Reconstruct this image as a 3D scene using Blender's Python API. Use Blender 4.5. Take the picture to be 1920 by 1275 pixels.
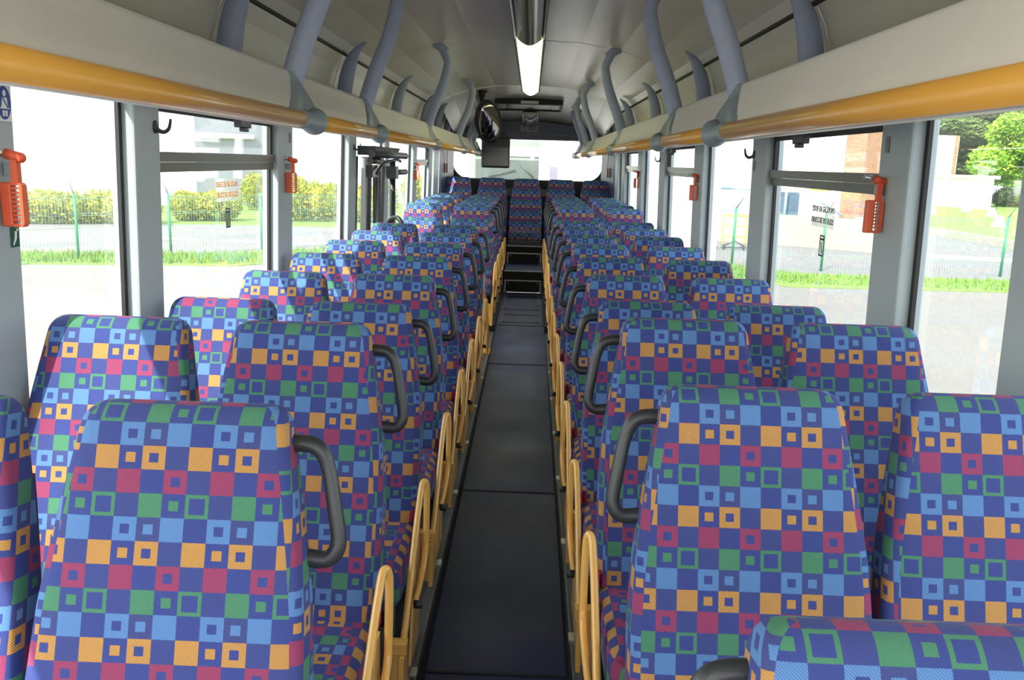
import bpy, math, random
from mathutils import Vector, Matrix
for o in list(bpy.data.objects): bpy.data.objects.remove(o)
SC = bpy.context.scene; COL = SC.collection
R = math.radians; PI = math.pi
random.seed(7)

# ------------------------------------------------------------------ camera, sky, sun, exposure
cam = bpy.data.objects.new('camera', bpy.data.cameras.new('camera')); COL.objects.link(cam)
CX, CZ = .0647, 1.7703
th, ps, ro = .2053, .0168, .0304
fw = Vector((-math.sin(ps)*math.cos(th), math.cos(ps)*math.cos(th), -math.sin(th)))
rt = Vector((math.cos(ps), math.sin(ps), 0)); up = rt.cross(fw)
r2 = rt*math.cos(ro)+up*math.sin(ro); u2 = up*math.cos(ro)-rt*math.sin(ro)
m = Matrix((r2, u2, -fw)).transposed().to_4x4(); m.translation = (CX, 0, CZ)
cam.matrix_world = m
cam.data.sensor_width = 36; cam.data.lens = 36*1600/1920; cam.data.clip_start = .05; cam.data.clip_end = 600
SC.camera = cam
W = bpy.data.worlds.new('World'); SC.world = W; W.use_nodes = True
wn = W.node_tree; wn.nodes.clear()
sky = wn.nodes.new('ShaderNodeTexSky'); sky.sky_type = 'NISHITA'; sky.sun_disc = False
sky.sun_elevation = R(52); sky.sun_rotation = R(-130); sky.air_density = 1.2; sky.dust_density = 2.5
bg = wn.nodes.new('ShaderNodeBackground'); bg.inputs[1].default_value = .58
mixw = wn.nodes.new('ShaderNodeMix'); mixw.data_type = 'RGBA'; mixw.inputs[0].default_value = .55
mixw.inputs[7].default_value = (5, 5.0, 4.9, 1)
wo = wn.nodes.new('ShaderNodeOutputWorld')
wn.links.new(sky.outputs[0], mixw.inputs[6]); wn.links.new(mixw.outputs[2], bg.inputs[0]); wn.links.new(bg.outputs[0], wo.inputs[0])
SUN_DIR = Vector((.42, .75, -.80)).normalized()      # from the left and the front of the bus
sl = bpy.data.lights.new('sun', 'SUN'); sl.energy = 7.0; sl.angle = R(.6); sl.color = (1, .96, .88)
so = bpy.data.objects.new('sun', sl); COL.objects.link(so); so.rotation_euler = SUN_DIR.to_track_quat('-Z', 'Y').to_euler(); so.location = (-10, -8, 20)
fl = bpy.data.lights.new('camera_flash', 'POINT'); fl.energy = 7; fl.shadow_soft_size = .05; fl.color = (1, .98, .95)
fo = bpy.data.objects.new('camera_flash', fl); COL.objects.link(fo); fo.location = (CX, -.06, CZ+.14)
SC.view_settings.view_transform = 'Standard'; SC.view_settings.look = 'None'
SC.view_settings.exposure = .85; SC.view_settings.gamma = 1; SC.view_settings.use_curve_mapping = False

# ------------------------------------------------------------------ materials
def lin(c):
    return tuple((v/255/12.92 if v/255 <= .04045 else ((v/255+.055)/1.055)**2.4) for v in c)+(1,)
class NT:
    def __init__(s, name):
        s.m = bpy.data.materials.new(name); s.m.use_nodes = True; s.t = s.m.node_tree; s.n = s.t.nodes; s.n.clear()
        s.out = s.n.new('ShaderNodeOutputMaterial')
    def node(s, t, **k):
        n = s.n.new(t)
        for a, b in k.items(): setattr(n, a, b)
        return n
    def put(s, sock, v):
        if hasattr(v, 'is_output') or isinstance(v, bpy.types.NodeSocket): s.t.links.new(v, sock)
        elif v is not None: sock.default_value = v
    def math(s, op, a, b=None, c=None):
        n = s.n.new('ShaderNodeMath'); n.operation = op
        s.put(n.inputs[0], a)
        if b is not None: s.put(n.inputs[1], b)
        if c is not None: s.put(n.inputs[2], c)
        return n.outputs[0]
    def mix(s, f, a, b, mode='MIX'):
        n = s.n.new('ShaderNodeMix'); n.data_type = 'RGBA'; n.blend_type = mode
        s.put(n.inputs[0], f); s.put(n.inputs[6], a); s.put(n.inputs[7], b); return n.outputs[2]
    def bsdf(s, col, rough=.5, metal=0, **k):
        b = s.n.new('ShaderNodeBsdfPrincipled'); s.put(b.inputs['Base Color'], col); s.put(b.inputs['Roughness'], rough); s.put(b.inputs['Metallic'], metal)
        for a, v in k.items(): s.put(b.inputs[a.replace('_', ' ')], v)
        s.t.links.new(b.outputs[0], s.out.inputs[0]); return b
def noise_mat(name, c, rough=.5, metal=0, amt=.12, scale=6, bump=0, bscale=80, **k):
    t = NT(name); tc = t.node('ShaderNodeTexCoord'); n = t.node('ShaderNodeTexNoise'); n.inputs['Scale'].default_value = scale; n.inputs['Detail'].default_value = 5
    t.t.links.new(tc.outputs['Object'], n.inputs['Vector'])
    a = lin(c); lo = tuple(v*(1-amt) for v in a[:3])+(1,); hi = tuple(min(1, v*(1+amt)) for v in a[:3])+(1,)
    b = t.bsdf(t.mix(n.outputs['Fac'], lo, hi), rough, metal, **k)
    if bump:
        n2 = t.node('ShaderNodeTexNoise'); n2.inputs['Scale'].default_value = bscale; t.t.links.new(tc.outputs['Object'], n2.inputs['Vector'])
        bp = t.node('ShaderNodeBump'); bp.inputs['Strength'].default_value = bump; bp.inputs['Distance'].default_value = .002
        t.t.links.new(n2.outputs['Fac'], bp.inputs['Height']); t.t.links.new(bp.outputs[0], b.inputs['Normal'])
    return t.m
def fabric():
    t = NT('seat_fabric')
    uv = t.node('ShaderNodeUVMap', uv_map='UVMap'); sp = t.node('ShaderNodeSeparateXYZ'); t.t.links.new(uv.outputs[0], sp.inputs[0])
    oi = t.node('ShaderNodeObjectInfo'); sc = t.node('ShaderNodeSeparateColor'); t.t.links.new(oi.outputs['Color'], sc.inputs[0])
    U = t.math('ADD', sp.outputs[0], t.math('MULTIPLY', sc.outputs[0], 8)); V = t.math('ADD', sp.outputs[1], t.math('MULTIPLY', sc.outputs[1], 8))
    row = t.math('FLOOR', V); fy = t.math('SUBTRACT', V, row); colm = t.math('FLOOR', U); fx = t.math('SUBTRACT', U, colm)
    rm = t.math('FLOORED_MODULO', row, 4.0)
    def eq(a, v): return t.math('COMPARE', a, float(v), .1)
    # column shift of each row: light blue 0, orange 1, red 2, green 3
    c = t.math('FLOORED_MODULO', t.math('SUBTRACT', colm, rm), 4.0)
    d = t.math('MAXIMUM', t.math('ABSOLUTE', t.math('SUBTRACT', fx, .5)), t.math('ABSOLUTE', t.math('SUBTRACT', fy, .5)))
    c0, c1, c2, c3 = [eq(c, i) for i in range(4)]
    rb, rO, rr, rg = [eq(rm, i) for i in range(4)]
    small = t.math('LESS_THAN', d, .21); ring = t.math('GREATER_THAN', d, .2); thin = t.math('GREATER_THAN', d, .34)
    M = t.math('MULTIPLY'.upper(), 0.0, 0.0)
    def acc(*fs):
        nonlocal M
        p = fs[0]
        for f in fs[1:]: p = t.math('MULTIPLY', p, f)
        M = t.math('ADD', M, p)
    acc(c0)
    acc(rb, c2, ring); acc(rb, c3, small)
    acc(rO, c1, small); acc(rO, c2, ring)
    acc(rr, c2, ring)
    acc(rg, c1, small); acc(rg, c2, thin)
    colr = t.mix(rO, t.mix(rr, t.mix(rg, lin((84, 130, 178)), lin((66, 132, 70))), lin((150, 46, 66))), lin((192, 138, 14)))
    gr = t.mix(t.math('ADD', t.math('MULTIPLY', rb, c3), t.math('MULTIPLY', c3, .5)), lin((34, 52, 122)), lin((44, 56, 114)))
    # twill threads
    tw = t.math('SINE', t.math('MULTIPLY', t.math('SUBTRACT', U, V), 2*PI*9))
    twm = t.math('MULTIPLY', t.math('GREATER_THAN', tw, .25), .45)
    colr = t.mix(twm, colr, lin((44, 54, 140)))
    gr = t.mix(t.math('MULTIPLY', t.math('GREATER_THAN', tw, .55), .16), gr, lin((110, 110, 160)))
    base = t.mix(M, gr, colr)
    n = t.node('ShaderNodeTexNoise'); n.inputs['Scale'].default_value = .35; t.t.links.new(uv.outputs[0], n.inputs['Vector'])
    base = t.mix(t.math('MULTIPLY', n.outputs['Fac'], .12), base, lin((90, 90, 120)))
    b = t.bsdf(base, .85, 0, Sheen_Weight=.04, Sheen_Roughness=.4)
    bp = t.node('ShaderNodeBump'); bp.inputs['Strength'].default_value = .25; bp.inputs['Distance'].default_value = .001
    t.t.links.new(tw, bp.inputs['Height']); t.t.links.new(bp.outputs[0], b.inputs['Normal'])
    return t.m
FAB = fabric()
BLACK = noise_mat('black_plastic', (46, 48, 50), .42, bump=.15, bscale=300)
SHELL = noise_mat('black_seat_shell', (26, 27, 29), .5)
YELLOW = noise_mat('yellow_enamel', (238, 184, 98), .28, amt=.05, Coat_Weight=.4, Coat_Roughness=.12)
RAILY = noise_mat('yellow_handrail', (240, 178, 76), .32, amt=.06, scale=3, Coat_Weight=.2, Coat_Roughness=.15)
RACK = noise_mat('rack_offwhite', (226, 223, 212), .42, amt=.05, scale=3)
GREYB = noise_mat('bracket_grey', (150, 165, 170), .42, amt=.05)
TUBE = noise_mat('tube_greyblue', (176, 187, 212), .55, amt=.12, scale=18)
FINM = noise_mat('fin_greyblue', (160, 171, 198), .55, amt=.12, scale=18)
CEIL = noise_mat('ceiling_laminate', (220, 217, 204), .3, amt=.05, scale=2)
COVE = noise_mat('cove_panel', (204, 200, 184), .4, amt=.06, scale=2)
POST = noise_mat('post_grey', (164, 174, 178), .5, amt=.06)
GASK = noise_mat('window_gasket', (28, 29, 30), .6)
HOPM = noise_mat('hopper_bar_metal', (84, 84, 80), .35, metal=.4)
WALLM = noise_mat('side_wall_panel', (96, 102, 108), .6)
DARKB = noise_mat('rear_panel_blue', (56, 62, 86), .45)
DARKG = noise_mat('dark_panel', (52, 52, 52), .6)
METAL = noise_mat('aluminium', (196, 196, 194), .35, metal=.8, amt=.1, scale=20)
METALD = noise_mat('dull_aluminium', (120, 122, 124), .5, metal=.4, amt=.15, scale=20)
REDP = noise_mat('red_plastic', (216, 88, 52), .4, amt=.08)
REDB = noise_mat('red_buckle', (190, 30, 40), .4)
WHITEP = noise_mat('white_plastic', (225, 225, 222), .5)
LENSD = noise_mat('smoked_lens', (70, 74, 78), .08, amt=.2, Coat_Weight=.6)
def floor_mat():
    t = NT('floor_vinyl'); tc = t.node('ShaderNodeTexCoord')
    n = t.node('ShaderNodeTexNoise'); n.inputs['Scale'].default_value = 3; n.inputs['Detail'].default_value = 6; t.t.links.new(tc.outputs['Object'], n.inputs['Vector'])
    n2 = t.node('ShaderNodeTexNoise'); n2.inputs['Scale'].default_value = 180; t.t.links.new(tc.outputs['Object'], n2.inputs['Vector'])
    c = t.mix(n.outputs['Fac'], lin((14, 28, 66)), lin((34, 50, 92)))
    c = t.mix(t.math('GREATER_THAN', n2.outputs['Fac'], .72), c, lin((90, 100, 120)))
    t.bsdf(c, t.math('MULTIPLY_ADD', n.outputs['Fac'], .35, .30)); return t.m
FLOOR = floor_mat(); RISER = noise_mat('black_riser', (24, 26, 30), .6)
def glass(name, tint=(.94, .96, .95, 1), ref=1.0, dust=.0):
    t = NT(name); tr = t.node('ShaderNodeBsdfTransparent'); tr.inputs[0].default_value = tint
    gl = t.node('ShaderNodeBsdfGlossy'); gl.inputs['Roughness'].default_value = .02
    fr = t.node('ShaderNodeFresnel'); fr.inputs[0].default_value = 1.45
    mx = t.node('ShaderNodeMixShader'); t.t.links.new(t.math('MULTIPLY', fr.outputs[0], ref), mx.inputs[0]); t.t.links.new(tr.outputs[0], mx.inputs[1]); t.t.links.new(gl.outputs[0], mx.inputs[2])
    last = mx.outputs[0]
    if dust:
        tc = t.node('ShaderNodeTexCoord'); n = t.node('ShaderNodeTexNoise'); n.inputs['Scale'].default_value = 1.7; n.inputs['Detail'].default_value = 6
        t.t.links.new(tc.outputs['Object'], n.inputs['Vector'])
        df = t.node('ShaderNodeBsdfTranslucent'); df.inputs[0].default_value = (.9, .9, .86, 1)
        m2 = t.node('ShaderNodeMixShader'); t.t.links.new(t.math('MULTIPLY', n.outputs['Fac'], dust), m2.inputs[0]); t.t.links.new(last, m2.inputs[1]); t.t.links.new(df.outputs[0], m2.inputs[2]); last = m2.outputs[0]
    t.t.links.new(last, t.out.inputs[0]); return t.m
GLASS = glass('window_glass', ref=.3, dust=.03)
GLASSR = glass('rear_glass', ref=.3, dust=.02)
def emis(name, c, s):
    t = NT(name); e = t.node('ShaderNodeEmission'); e.inputs[0].default_value = c; e.inputs[1].default_value = s; t.t.links.new(e.outputs[0], t.out.inputs[0]); return t.m
LAMP = emis('lamp_tube_glow', (1, 1, .62, 1), 3.2)
LENS = emis('lit_diffuser', (1, .99, .52, 1), 1.9)
MIRR = NT('mirror_glass'); MIRR.bsdf((.28, .28, .28, 1), .03, 1); MIRR = MIRR.m
def flat(name, c, rough=.6): 
    t = NT(name); t.bsdf(lin(c), rough); return t.m

# ------------------------------------------------------------------ mesh helpers
class MB:
    def __init__(s): s.v = []; s.f = []; s.uv = []; s.sm = []
    def face(s, idx, uv=None, smooth=False): s.f.append(tuple(idx)); s.uv.append(uv); s.sm.append(smooth)
    def box(s, x0, x1, y0, y1, z0, z1):
        b = len(s.v)
        for z in (z0, z1):
            for (x, y) in ((x0, y0), (x1, y0), (x1, y1), (x0, y1)): s.v.append((x, y, z))
        for q in ((0, 3, 2, 1), (4, 5, 6, 7), (0, 1, 5, 4), (1, 2, 6, 5), (2, 3, 7, 6), (3, 0, 4, 7)): s.face([b+i for i in q])
        return s
    def prism(s, poly, a0, a1, axis='y'):
        # poly: list of 2-D points; axis: extrusion axis
        b = len(s.v); n = len(poly)
        for a in (a0, a1):
            for p, q in poly: s.v.append({'y': (p, a, q), 'x': (a, p, q), 'z': (p, q, a)}[axis])
        s.face([b+i for i in range(n)]); s.face([b+n+i for i in reversed(range(n))])
        for i in range(n): j = (i+1) % n; s.face([b+j, b+i, b+n+i, b+n+j])
        return s
    def loft(s, rings, smooth=True, cap=True, closed=True):
        b = len(s.v); n = len(rings[0])
        for r in rings: s.v += [tuple(p) for p in r]
        for k in range(len(rings)-1):
            for i in range(n if closed else n-1):
                j = (i+1) % n; s.face([b+k*n+i, b+k*n+j, b+(k+1)*n+j, b+(k+1)*n+i], None, smooth)
        if cap and closed:
            s.face([b+i for i in reversed(range(n))]); s.face([b+(len(rings)-1)*n+i for i in range(n)])
        return s
    def tube(s, pts, r, n=10, smooth_path=True, flatten=None):
        pts = [Vector(p) for p in pts]
        if smooth_path and len(pts) > 2: 
            rr = r if isinstance(r, (list, tuple)) else [r]*len(pts)
            pts, r = catmull(pts, 5, rr)
        if not isinstance(r, (list, tuple)): r = [r]*len(pts)
        rings = []; prev = None
        for i, p in enumerate(pts):
            d = (pts[min(i+1, len(pts)-1)]-pts[max(i-1, 0)]).normalized()
            if prev is None: a = d.orthogonal().normalized()
            else: a = (prev-d*prev.dot(d)).normalized()
            prev = a; bb = d.cross(a)
            rings.append([p+(a*math.cos(2*PI*k/n)+bb*math.sin(2*PI*k/n))*r[i] for k in range(n)])
        return s.loft(rings)
    def ell(s, c, rx, ry, rz, n=16, m_=10):
        rings = []
        for j in range(m_+1):
            t = PI*(j/m_); t = max(.02, min(PI-.02, t))
            rings.append([(c[0]+rx*math.sin(t)*math.cos(2*PI*i/n), c[1]+ry*math.sin(t)*math.sin(2*PI*i/n), c[2]+rz*math.cos(t)) for i in range(n)])
        return s.loft(list(reversed(rings)))
    def xf(s, fn): s.v = [tuple(fn(*p)) for p in s.v]; return s
    def build(s, name, mat, parent=None, uvdef=False, bevel=0):
        me = bpy.data.meshes.new(name); me.from_pydata(s.v, [], s.f); me.validate(clean_customdata=False) if False else None
        me.polygons.foreach_set('use_smooth', s.sm)
        if any(u is not None for u in s.uv) or uvdef:
            L = me.uv_layers.new(name='UVMap'); li = 0
            for f, u in zip(s.f, s.uv):
                for k in range(len(f)): L.data[li+k].uv = u[k] if u else (0, 0)
                li += len(f)
        for mm in (mat if isinstance(mat, (list, tuple)) else [mat]): me.materials.append(mm)
        o = bpy.data.objects.new(name, me); COL.objects.link(o)
        if parent: o.parent = parent
        if bevel:
            b = o.modifiers.new('bevel', 'BEVEL'); b.width = bevel; b.segments = 2; b.limit_method = 'ANGLE'
        return o
def catmull(pts, k, rr):
    out, ro_ = [], []
    for i in range(len(pts)-1):
        p0, p1, p2, p3 = pts[max(i-1, 0)], pts[i], pts[i+1], pts[min(i+2, len(pts)-1)]
        for q in range(k):
            t = q/k
            out.append(.5*((2*p1)+(p2-p0)*t+(2*p0-5*p1+4*p2-p3)*t*t+(3*p1-3*p2+p3-p0)*t**3)); ro_.append(rr[i]*(1-t)+rr[i+1]*t)
    out.append(pts[-1]); ro_.append(rr[-1]); return out, ro_
def lerp_tab(tab, x):
    if x <= tab[0][0]: return tab[0][1]
    for (a, p), (b, q) in zip(tab, tab[1:]):
        if x <= b: t = (x-a)/(b-a); return p+(q-p)*t
    return tab[-1][1]
def empty(name, loc, rz=0):
    o = bpy.data.objects.new(name, None); COL.objects.link(o); o.location = loc; o.rotation_euler = (0, 0, rz); o.empty_display_size = .1; return o
def tag(o, label=None, cat=None, group=None, kind=None):
    if label: o['label'] = label
    if cat: o['category'] = cat
    if group: o['group'] = group
    if kind: o['kind'] = kind
    return o
def struct(o): o['kind'] = 'structure'; return o
def kids(o): return [c for c in bpy.data.objects if c.parent == o]
def copy_tree(o, parent=None, kmap=None):
    c = o.copy(); COL.objects.link(c); c.parent = parent
    for ch in KM.get(o.name, kids(o)): copy_tree(ch, c)
    return c
KM = {}
def orient(pts, o, d):
    return pts
WX = lambda z: 1.205+.026*(1.75-z)          # the side walls lean in a little towards the roof

# ------------------------------------------------------------------ the bus shell
FS = .02
fl_ = MB()
ys = [-1.8+.4*i for i in range(31)]+[10.38]
fl_.loft([[(-.24, y, FS*y-.04), (.24, y, FS*y-.04), (.24, y, FS*y), (-.24, y, FS*y)] for y in ys], smooth=False)
floor = struct(fl_.build('floor', FLOOR))
# rubber riser strips beside the aisle and platforms
pf = MB()
for s in (-1, 1):
    x0, x1 = sorted((s*.245, s*1.24)); pf.box(x0, x1, -1.8, 2.3, -.1, .238); pf.box(x0, x1, 2.3, 8.0, -.1, .17); pf.box(x0, x1, 8.0, 12.55, -.1, .24)
    x0, x1 = sorted((s*.24, s*.25)); pf.box(x0, x1, -1.8, 2.3, -.1, .24); pf.box(x0, x1, 2.3, 8.0, -.1, .172); pf.box(x0, x1, 8.0, 12.0, -.1, .242)
struct(pf.build('floor_platform', RISER)); bpy.data.objects['floor_platform'].parent = floor
for yy in (2.62, 4.2, 6.85, 8.4):
    w = MB(); w.box(-.238, .238, yy, yy+.012, FS*yy-.001, FS*yy+.0035); w.build('floor_seam', RISER, floor)
# hatch lids let into the floor
for yy, dy in ((8.55, .42), (9.25, .9)):
    w = MB(); z = lambda y: FS*y+.002
    for (a, b, c, d) in ((-.2, .2, yy, yy+.012), (-.2, .2, yy+dy-.012, yy+dy), (-.2, -.19, yy, yy+dy), (.19, .2, yy, yy+dy)):
        w.prism([(c, z(c)), (d, z(d)), (d, z(d)+.004), (c, z(c)+.004)], a, b, 'x')
    for sx in (-1, 1): w.box(sx*.17-.008, sx*.17+.008, yy+.03, yy+.046, z(yy+.04), z(yy+.04)+.006)
    w.build('hatch_trim', METALD, floor)
# seat fixing rails on the platform edge
def edge_rail(s):
    t = empty('seat_fixing_rail', (s*.28, 0, .17))
    tag(t, 'grey aluminium seat fixing rail along the %s edge of the aisle' % ('left' if s < 0 else 'right'), 'floor rail', 'seat fixing rails along the aisle')
    for (ya, yb, zo) in ((-1.7, 2.29, .068), (2.31, 7.98, 0)):
        w = MB(); w.box(-.033, .033, ya, yb, zo, zo+.012); w.box(-.033, -.026, ya, yb, zo+.012, zo+.02); w.box(.026, .033, ya, yb, zo+.012, zo+.02); w.box(-.005, .005, ya, yb, zo+.012, zo+.017)
        w.build('rail_profile', METALD, t)
    for k in range(10):
        y = -.62+.75*k+(.0 if s < 0 else .24); zo = .068 if y < 2.25 else 0
        w = MB(); w.box(-.037, .037, y, y+.05, zo+.0125, zo+.026); w.build('end_cap', METAL, t)
edge_rail(-1); edge_rail(1)
# steps at the rear of the aisle
def step(y, y2, z0, z1, zp, hw):
    t = empty('aisle_step', (0, y, z0))
    tag(t, 'lower aisle step with silver framed riser plate' if y < 10.7 else 'upper aisle step with silver framed riser plate before the rear seats', 'step', 'aisle steps at the rear')
    w = MB(); w.box(-hw, hw, 0, y2-y, 0, z1-z0); w.build('step_block', RISER, t)
    w = MB(); w.box(-hw+.005, hw-.005, .015, y2-y, z1-z0, z1-z0+.004); w.build('tread', FLOOR, t)
    w = MB(); w.box(-hw, hw, -.006, .03, z1-z0+.002, z1-z0+.012); w.build('nosing', METAL, t)
    w = MB(); h = zp-z0
    w.box(-hw+.01, hw-.01, -.012, -.002, h-.016, h); w.box(-hw+.01, -hw+.026, -.012, -.002, 0.004, h-.016); w.box(hw-.026, hw-.01, -.012, -.002, .004, h-.016)
    w.build('riser_frame', METAL, t)
    for sx in (-1, 1):
        w = MB(); w.tube([(sx*(hw-.055), -.008, h-.04), (sx*(hw-.055), -.001, h-.04)], .011, 12, False); w.build('bolt', METALD, t)
step(10.4, 11.3, .208, .46, .36, .235)
step(11.31, 11.54, .461, .68, .60, .235)
# side walls
def wall(side):
    s = -1 if side == 'left' else 1
    w = MB()
    def pan(y0, y1, z0, z1, t=.04):
        pts = []
        for z in (z0, z1): pts.append(z)
        b = [(s*WX(z0), z0), (s*(WX(z0)+t), z0), (s*(WX(z1)+t), z1), (s*WX(z1), z1)]
        w.prism(b, y0, y1, 'y')
    if side == 'left': pan(-1.8, 6.26, -.1, .92); pan(7.5, 12.6, -.1, .92)
    else: pan(-1.8, 12.6, -.1, .92)
    pan(-1.8, 12.6, 1.94, 2.5)
    pan(12.0, 12.6, .92, 1.94)
    struct(w.build('wall_'+side, WALLM))
    return w
wall('left'); wall('right')
# posts (trim), each with an inner face and a black gasket side
def post(s, y0, y1, n, gask=0, z0=.92):
    w = MB(); d = .095
    z1 = 1.94
    def q(z, a, b, ya, yb): return [(s*(WX(z)-a), ya, z), (s*(WX(z)+b), ya, z), (s*(WX(z)+b), yb, z), (s*(WX(z)-a), yb, z)]
    w.loft([q(z, .012, .07, y0, y1) for z in (z0, z1)], smooth=False)
    o = struct(w.build('trim_%d' % n, POST, None, bevel=.008))
    g = MB()
    g.loft([q(z, -.028, .04, y0-.022, y0-.001) for z in (z0, z1)], smooth=False); g.loft([q(z, -.018, .04, y1+.001, y1+.02) for z in (z0, z1)], smooth=False)
    g.build('gasket', GASK, o)
    return o
LP = [(1.93, 2.10), (2.74, 2.93), (4.30, 4.56), (5.97, 6.22), (7.46, 7.66), (9.22, 9.5), (10.66, 10.92), (11.2, 11.75)]
RP = [(1.88, 2.03), (2.63, 2.86), (4.22, 4.50), (5.78, 6.10), (7.44, 7.76), (8.97, 9.33), (10.62, 10.95), (11.5, 11.9)]
pn = 1
for s, P in ((-1, LP), (1, RP)):
    for a, b in P: post(s, a, b, pn); pn += 1
# windows: pane (structure) + frame, some with an opening top light
def window(s, y0, y1, n, hopper, sticker=False):
    xg = s*(WX(1.45)+.03)
    w = MB(); w.v = [(s*(WX(.9)+.041), y0, .9), (s*(WX(.9)+.041), y1, .9), (s*(WX(1.95)+.041), y1, 1.95), (s*(WX(1.95)+.041), y0, 1.95)]; 
    w.v += [(x+s*.005, y, z) for x, y, z in w.v]
    for q in ((0, 1, 2, 3), (7, 6, 5, 4), (0, 4, 5, 1), (2, 6, 7, 3)): w.face(q)
    o = struct(w.build('window_%d' % n, GLASS))
    if hopper:
        f = MB(); a, b = y0+.04, y1-.03
        def bar(ya, yb, za, zb, d=.035): f.prism([(s*(WX(za)-d+.02), za), (s*(WX(za)+.025), za), (s*(WX(zb)+.025), zb), (s*(WX(zb)-d+.02), zb)], ya, yb, 'y')
        bar(a, b, 1.735, 1.77, .018); bar(a, b, 1.70, 1.734, .008)
        f.build('hopper_bar', HOPM, o)
        g = MB()
        def bar2(ya, yb, za, zb, d=.005): g.prism([(s*(WX(za)-d+.02), za), (s*(WX(za)+.025), za), (s*(WX(zb)+.025), zb), (s*(WX(zb)-d+.02), zb)], ya, yb, 'y')
        bar2(a, b, 1.905, 1.935); bar2(a-.0, a+.035, 1.772, 1.904); bar2(b-.035, b, 1.772, 1.904)
        g.build('hopper_frame', GASK, o)
        l = MB(); ym = (a+b)/2+.05; l.box(s*(WX(1.9)-.045)-.015, s*(WX(1.9)-.045)+.015, ym-.07, ym+.07, 1.878, 1.912); l.box(s*(WX(1.9)-.05)-.012, s*(WX(1.9)-.05)+.012, ym-.03, ym+.03, 1.862, 1.8779)
        l.build('latch', BLACK, o, bevel=.004)
    return o
wi = 1; WIN = {}
for s, P, hop in ((-1, LP, (1, 5)), (1, RP, (1, 3, 5))):
    prev = (None, -1.5)
    for k, (a, b) in enumerate(P):
        if s < 0 and k == 4: prev = (a, b); continue
        WIN[(s, k)] = window(s, prev[1]-.02, a+.02, wi, (k-1) in hop); wi += 1
        prev = (a, b)
    last = P[-1][1]
# ceiling: arched centre panel, cove panels either side, drop towards the rear
PROF = [(1.10, 2.39), (1.06, 2.44), (.9, 2.53), (.68, 2.60), (.4, 2.645), (0, 2.66)]
def drop(y): return 0 if y < 10.45 else (y-10.45)/2.1*.30
cp = MB()
prof = [(-x, z) for x, z in PROF]+[(x, z) for x, z in reversed(PROF[:-1])]
for y0, y1 in ((-1.8, 2.33), (2.34, 6.6), (6.61, 10.45), (10.46, 12.6)):
    rings = [[(x, y, z-drop(y)*(1 if z > 2.4 else .2)) for x, z in prof]+[(x, y, z+.03) for x, z in reversed(prof)] for y in (y0, y1)]
    cp.loft(rings, smooth=False)
for i in range(len(cp.sm)): cp.sm[i] = False
ceil = struct(cp.build('ceiling', CEIL))
sm = MB()
for y in (2.33, 6.6):
    sm.loft([[(x, y, z-.0015) for x, z in prof]+[(x, y, z+.01) for x, z in reversed(prof)], [(x, y+.014, z-.0015) for x, z in prof]+[(x, y+.014, z+.01) for x, z in reversed(prof)]], smooth=False)
sm.build('seam_strip', WHITEP, ceil)
FY = [.6, 2.05, 3.4, 5.45, 7.5, 9.4, 10.7, 11.9]
for s in (-1, 1):
    e = [-1.8]+FY+[12.5]
    for a, b in zip(e, e[1:]):
        w = MB(); cv = [(1.165, 1.96), (1.185, 2.08), (1.18, 2.2), (1.145, 2.31), (1.105, 2.385)]
        rings = [[(s*x, y, z) for x, z in cv]+[(s*(x+.02), y, z) for x, z in reversed(cv)] for y in (a+.006, b-.006)]
        if s > 0: rings.reverse()
        w.loft(rings, smooth=False); w.build('cove_panel', COVE, ceil)
    w = MB(); w.prism([(s*1.092, 2.378), (s*1.115, 2.378), (s*1.115, 2.396), (s*1.092, 2.392)], -1.8, 12.5, 'y'); w.build('joint_strip', RISER, ceil)
# rear wall with its window
RY = 12.6
w = MB(); w.box(-1.25, 1.25, RY, RY+.06, -.1, 1.53); 
hz = [(-1.2, 2.12), (-.8, 2.135), (0, 2.15), (.8, 2.135), (1.2, 2.12)]
w.prism([(-1.22, 2.42)]+hz+[(1.22, 2.42)], RY, RY+.06, 'y')
rear = struct(w.build('wall_rear', DARKB))
def corner(cx, cz, r, sx, sz):
    pts = [(cx, cz)]
    for k in range(9):
        a = PI/2*k/8; pts.append((cx-sx*r*(1-math.cos(a)) if False else cx+sx*(r-r*math.sin(a)), cz+sz*(r-r*math.cos(a))))
    return pts
w = MB()
for s in (-1, 1):
    w.box(*sorted((s*1.08, s*1.25)), RY, RY+.06, 1.53, 2.15)
    w.prism(corner(s*1.08, 1.53, .22, -s, 1), RY, RY+.05, 'y'); w.prism(corner(s*1.08, 2.14, .08, -s, -1), RY, RY+.05, 'y')
w.build('window_surround', DARKG, rear)
w = MB(); w.box(-1.2, 1.2, RY+.07, RY+.075, 1.45, 2.2); struct(w.build('window_%d' % wi, GLASSR)); wi += 1
# blue grey header bulkhead and corner pillars
w = MB(); n = 12
hp = [(-1.12+2.24*i/n, 2.345-.16*((-1+2*i/n)**2)) for i in range(n+1)]
w.prism(hp+[(1.12, 2.09), (-1.12, 2.09)], 12.42, 12.47, 'y'); w.prism([(-1.12, 2.09), (1.12, 2.09), (1.12, 2.14), (-1.12, 2.14)], 12.47, 12.59, 'y')
hd = tag(w.build('rear_header_panel', noise_mat('header_blue', (78, 88, 108), .4), rear), kind=None)
w = MB(); w.box(-1.0, 1.0, 12.405, 12.419, 2.155, 2.168); w.build('header_ridge', METALD, rear)
for s in (-1, 1):
    w = MB(); w.loft([[(s*1.06, 12.5, z), (s*1.19, 11.95, z), (s*1.2, 12.0, z), (s*1.2, 12.58, z), (s*1.08, 12.58, z)] for z in (.95, 2.1)], smooth=False)
    w.build('corner_pillar', DARKB, rear)
w = MB(); w.box(-1.05, 1.05, 12.5, 12.59, 1.3, 1.525); w.build('parcel_ledge', DARKG, rear)
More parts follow.
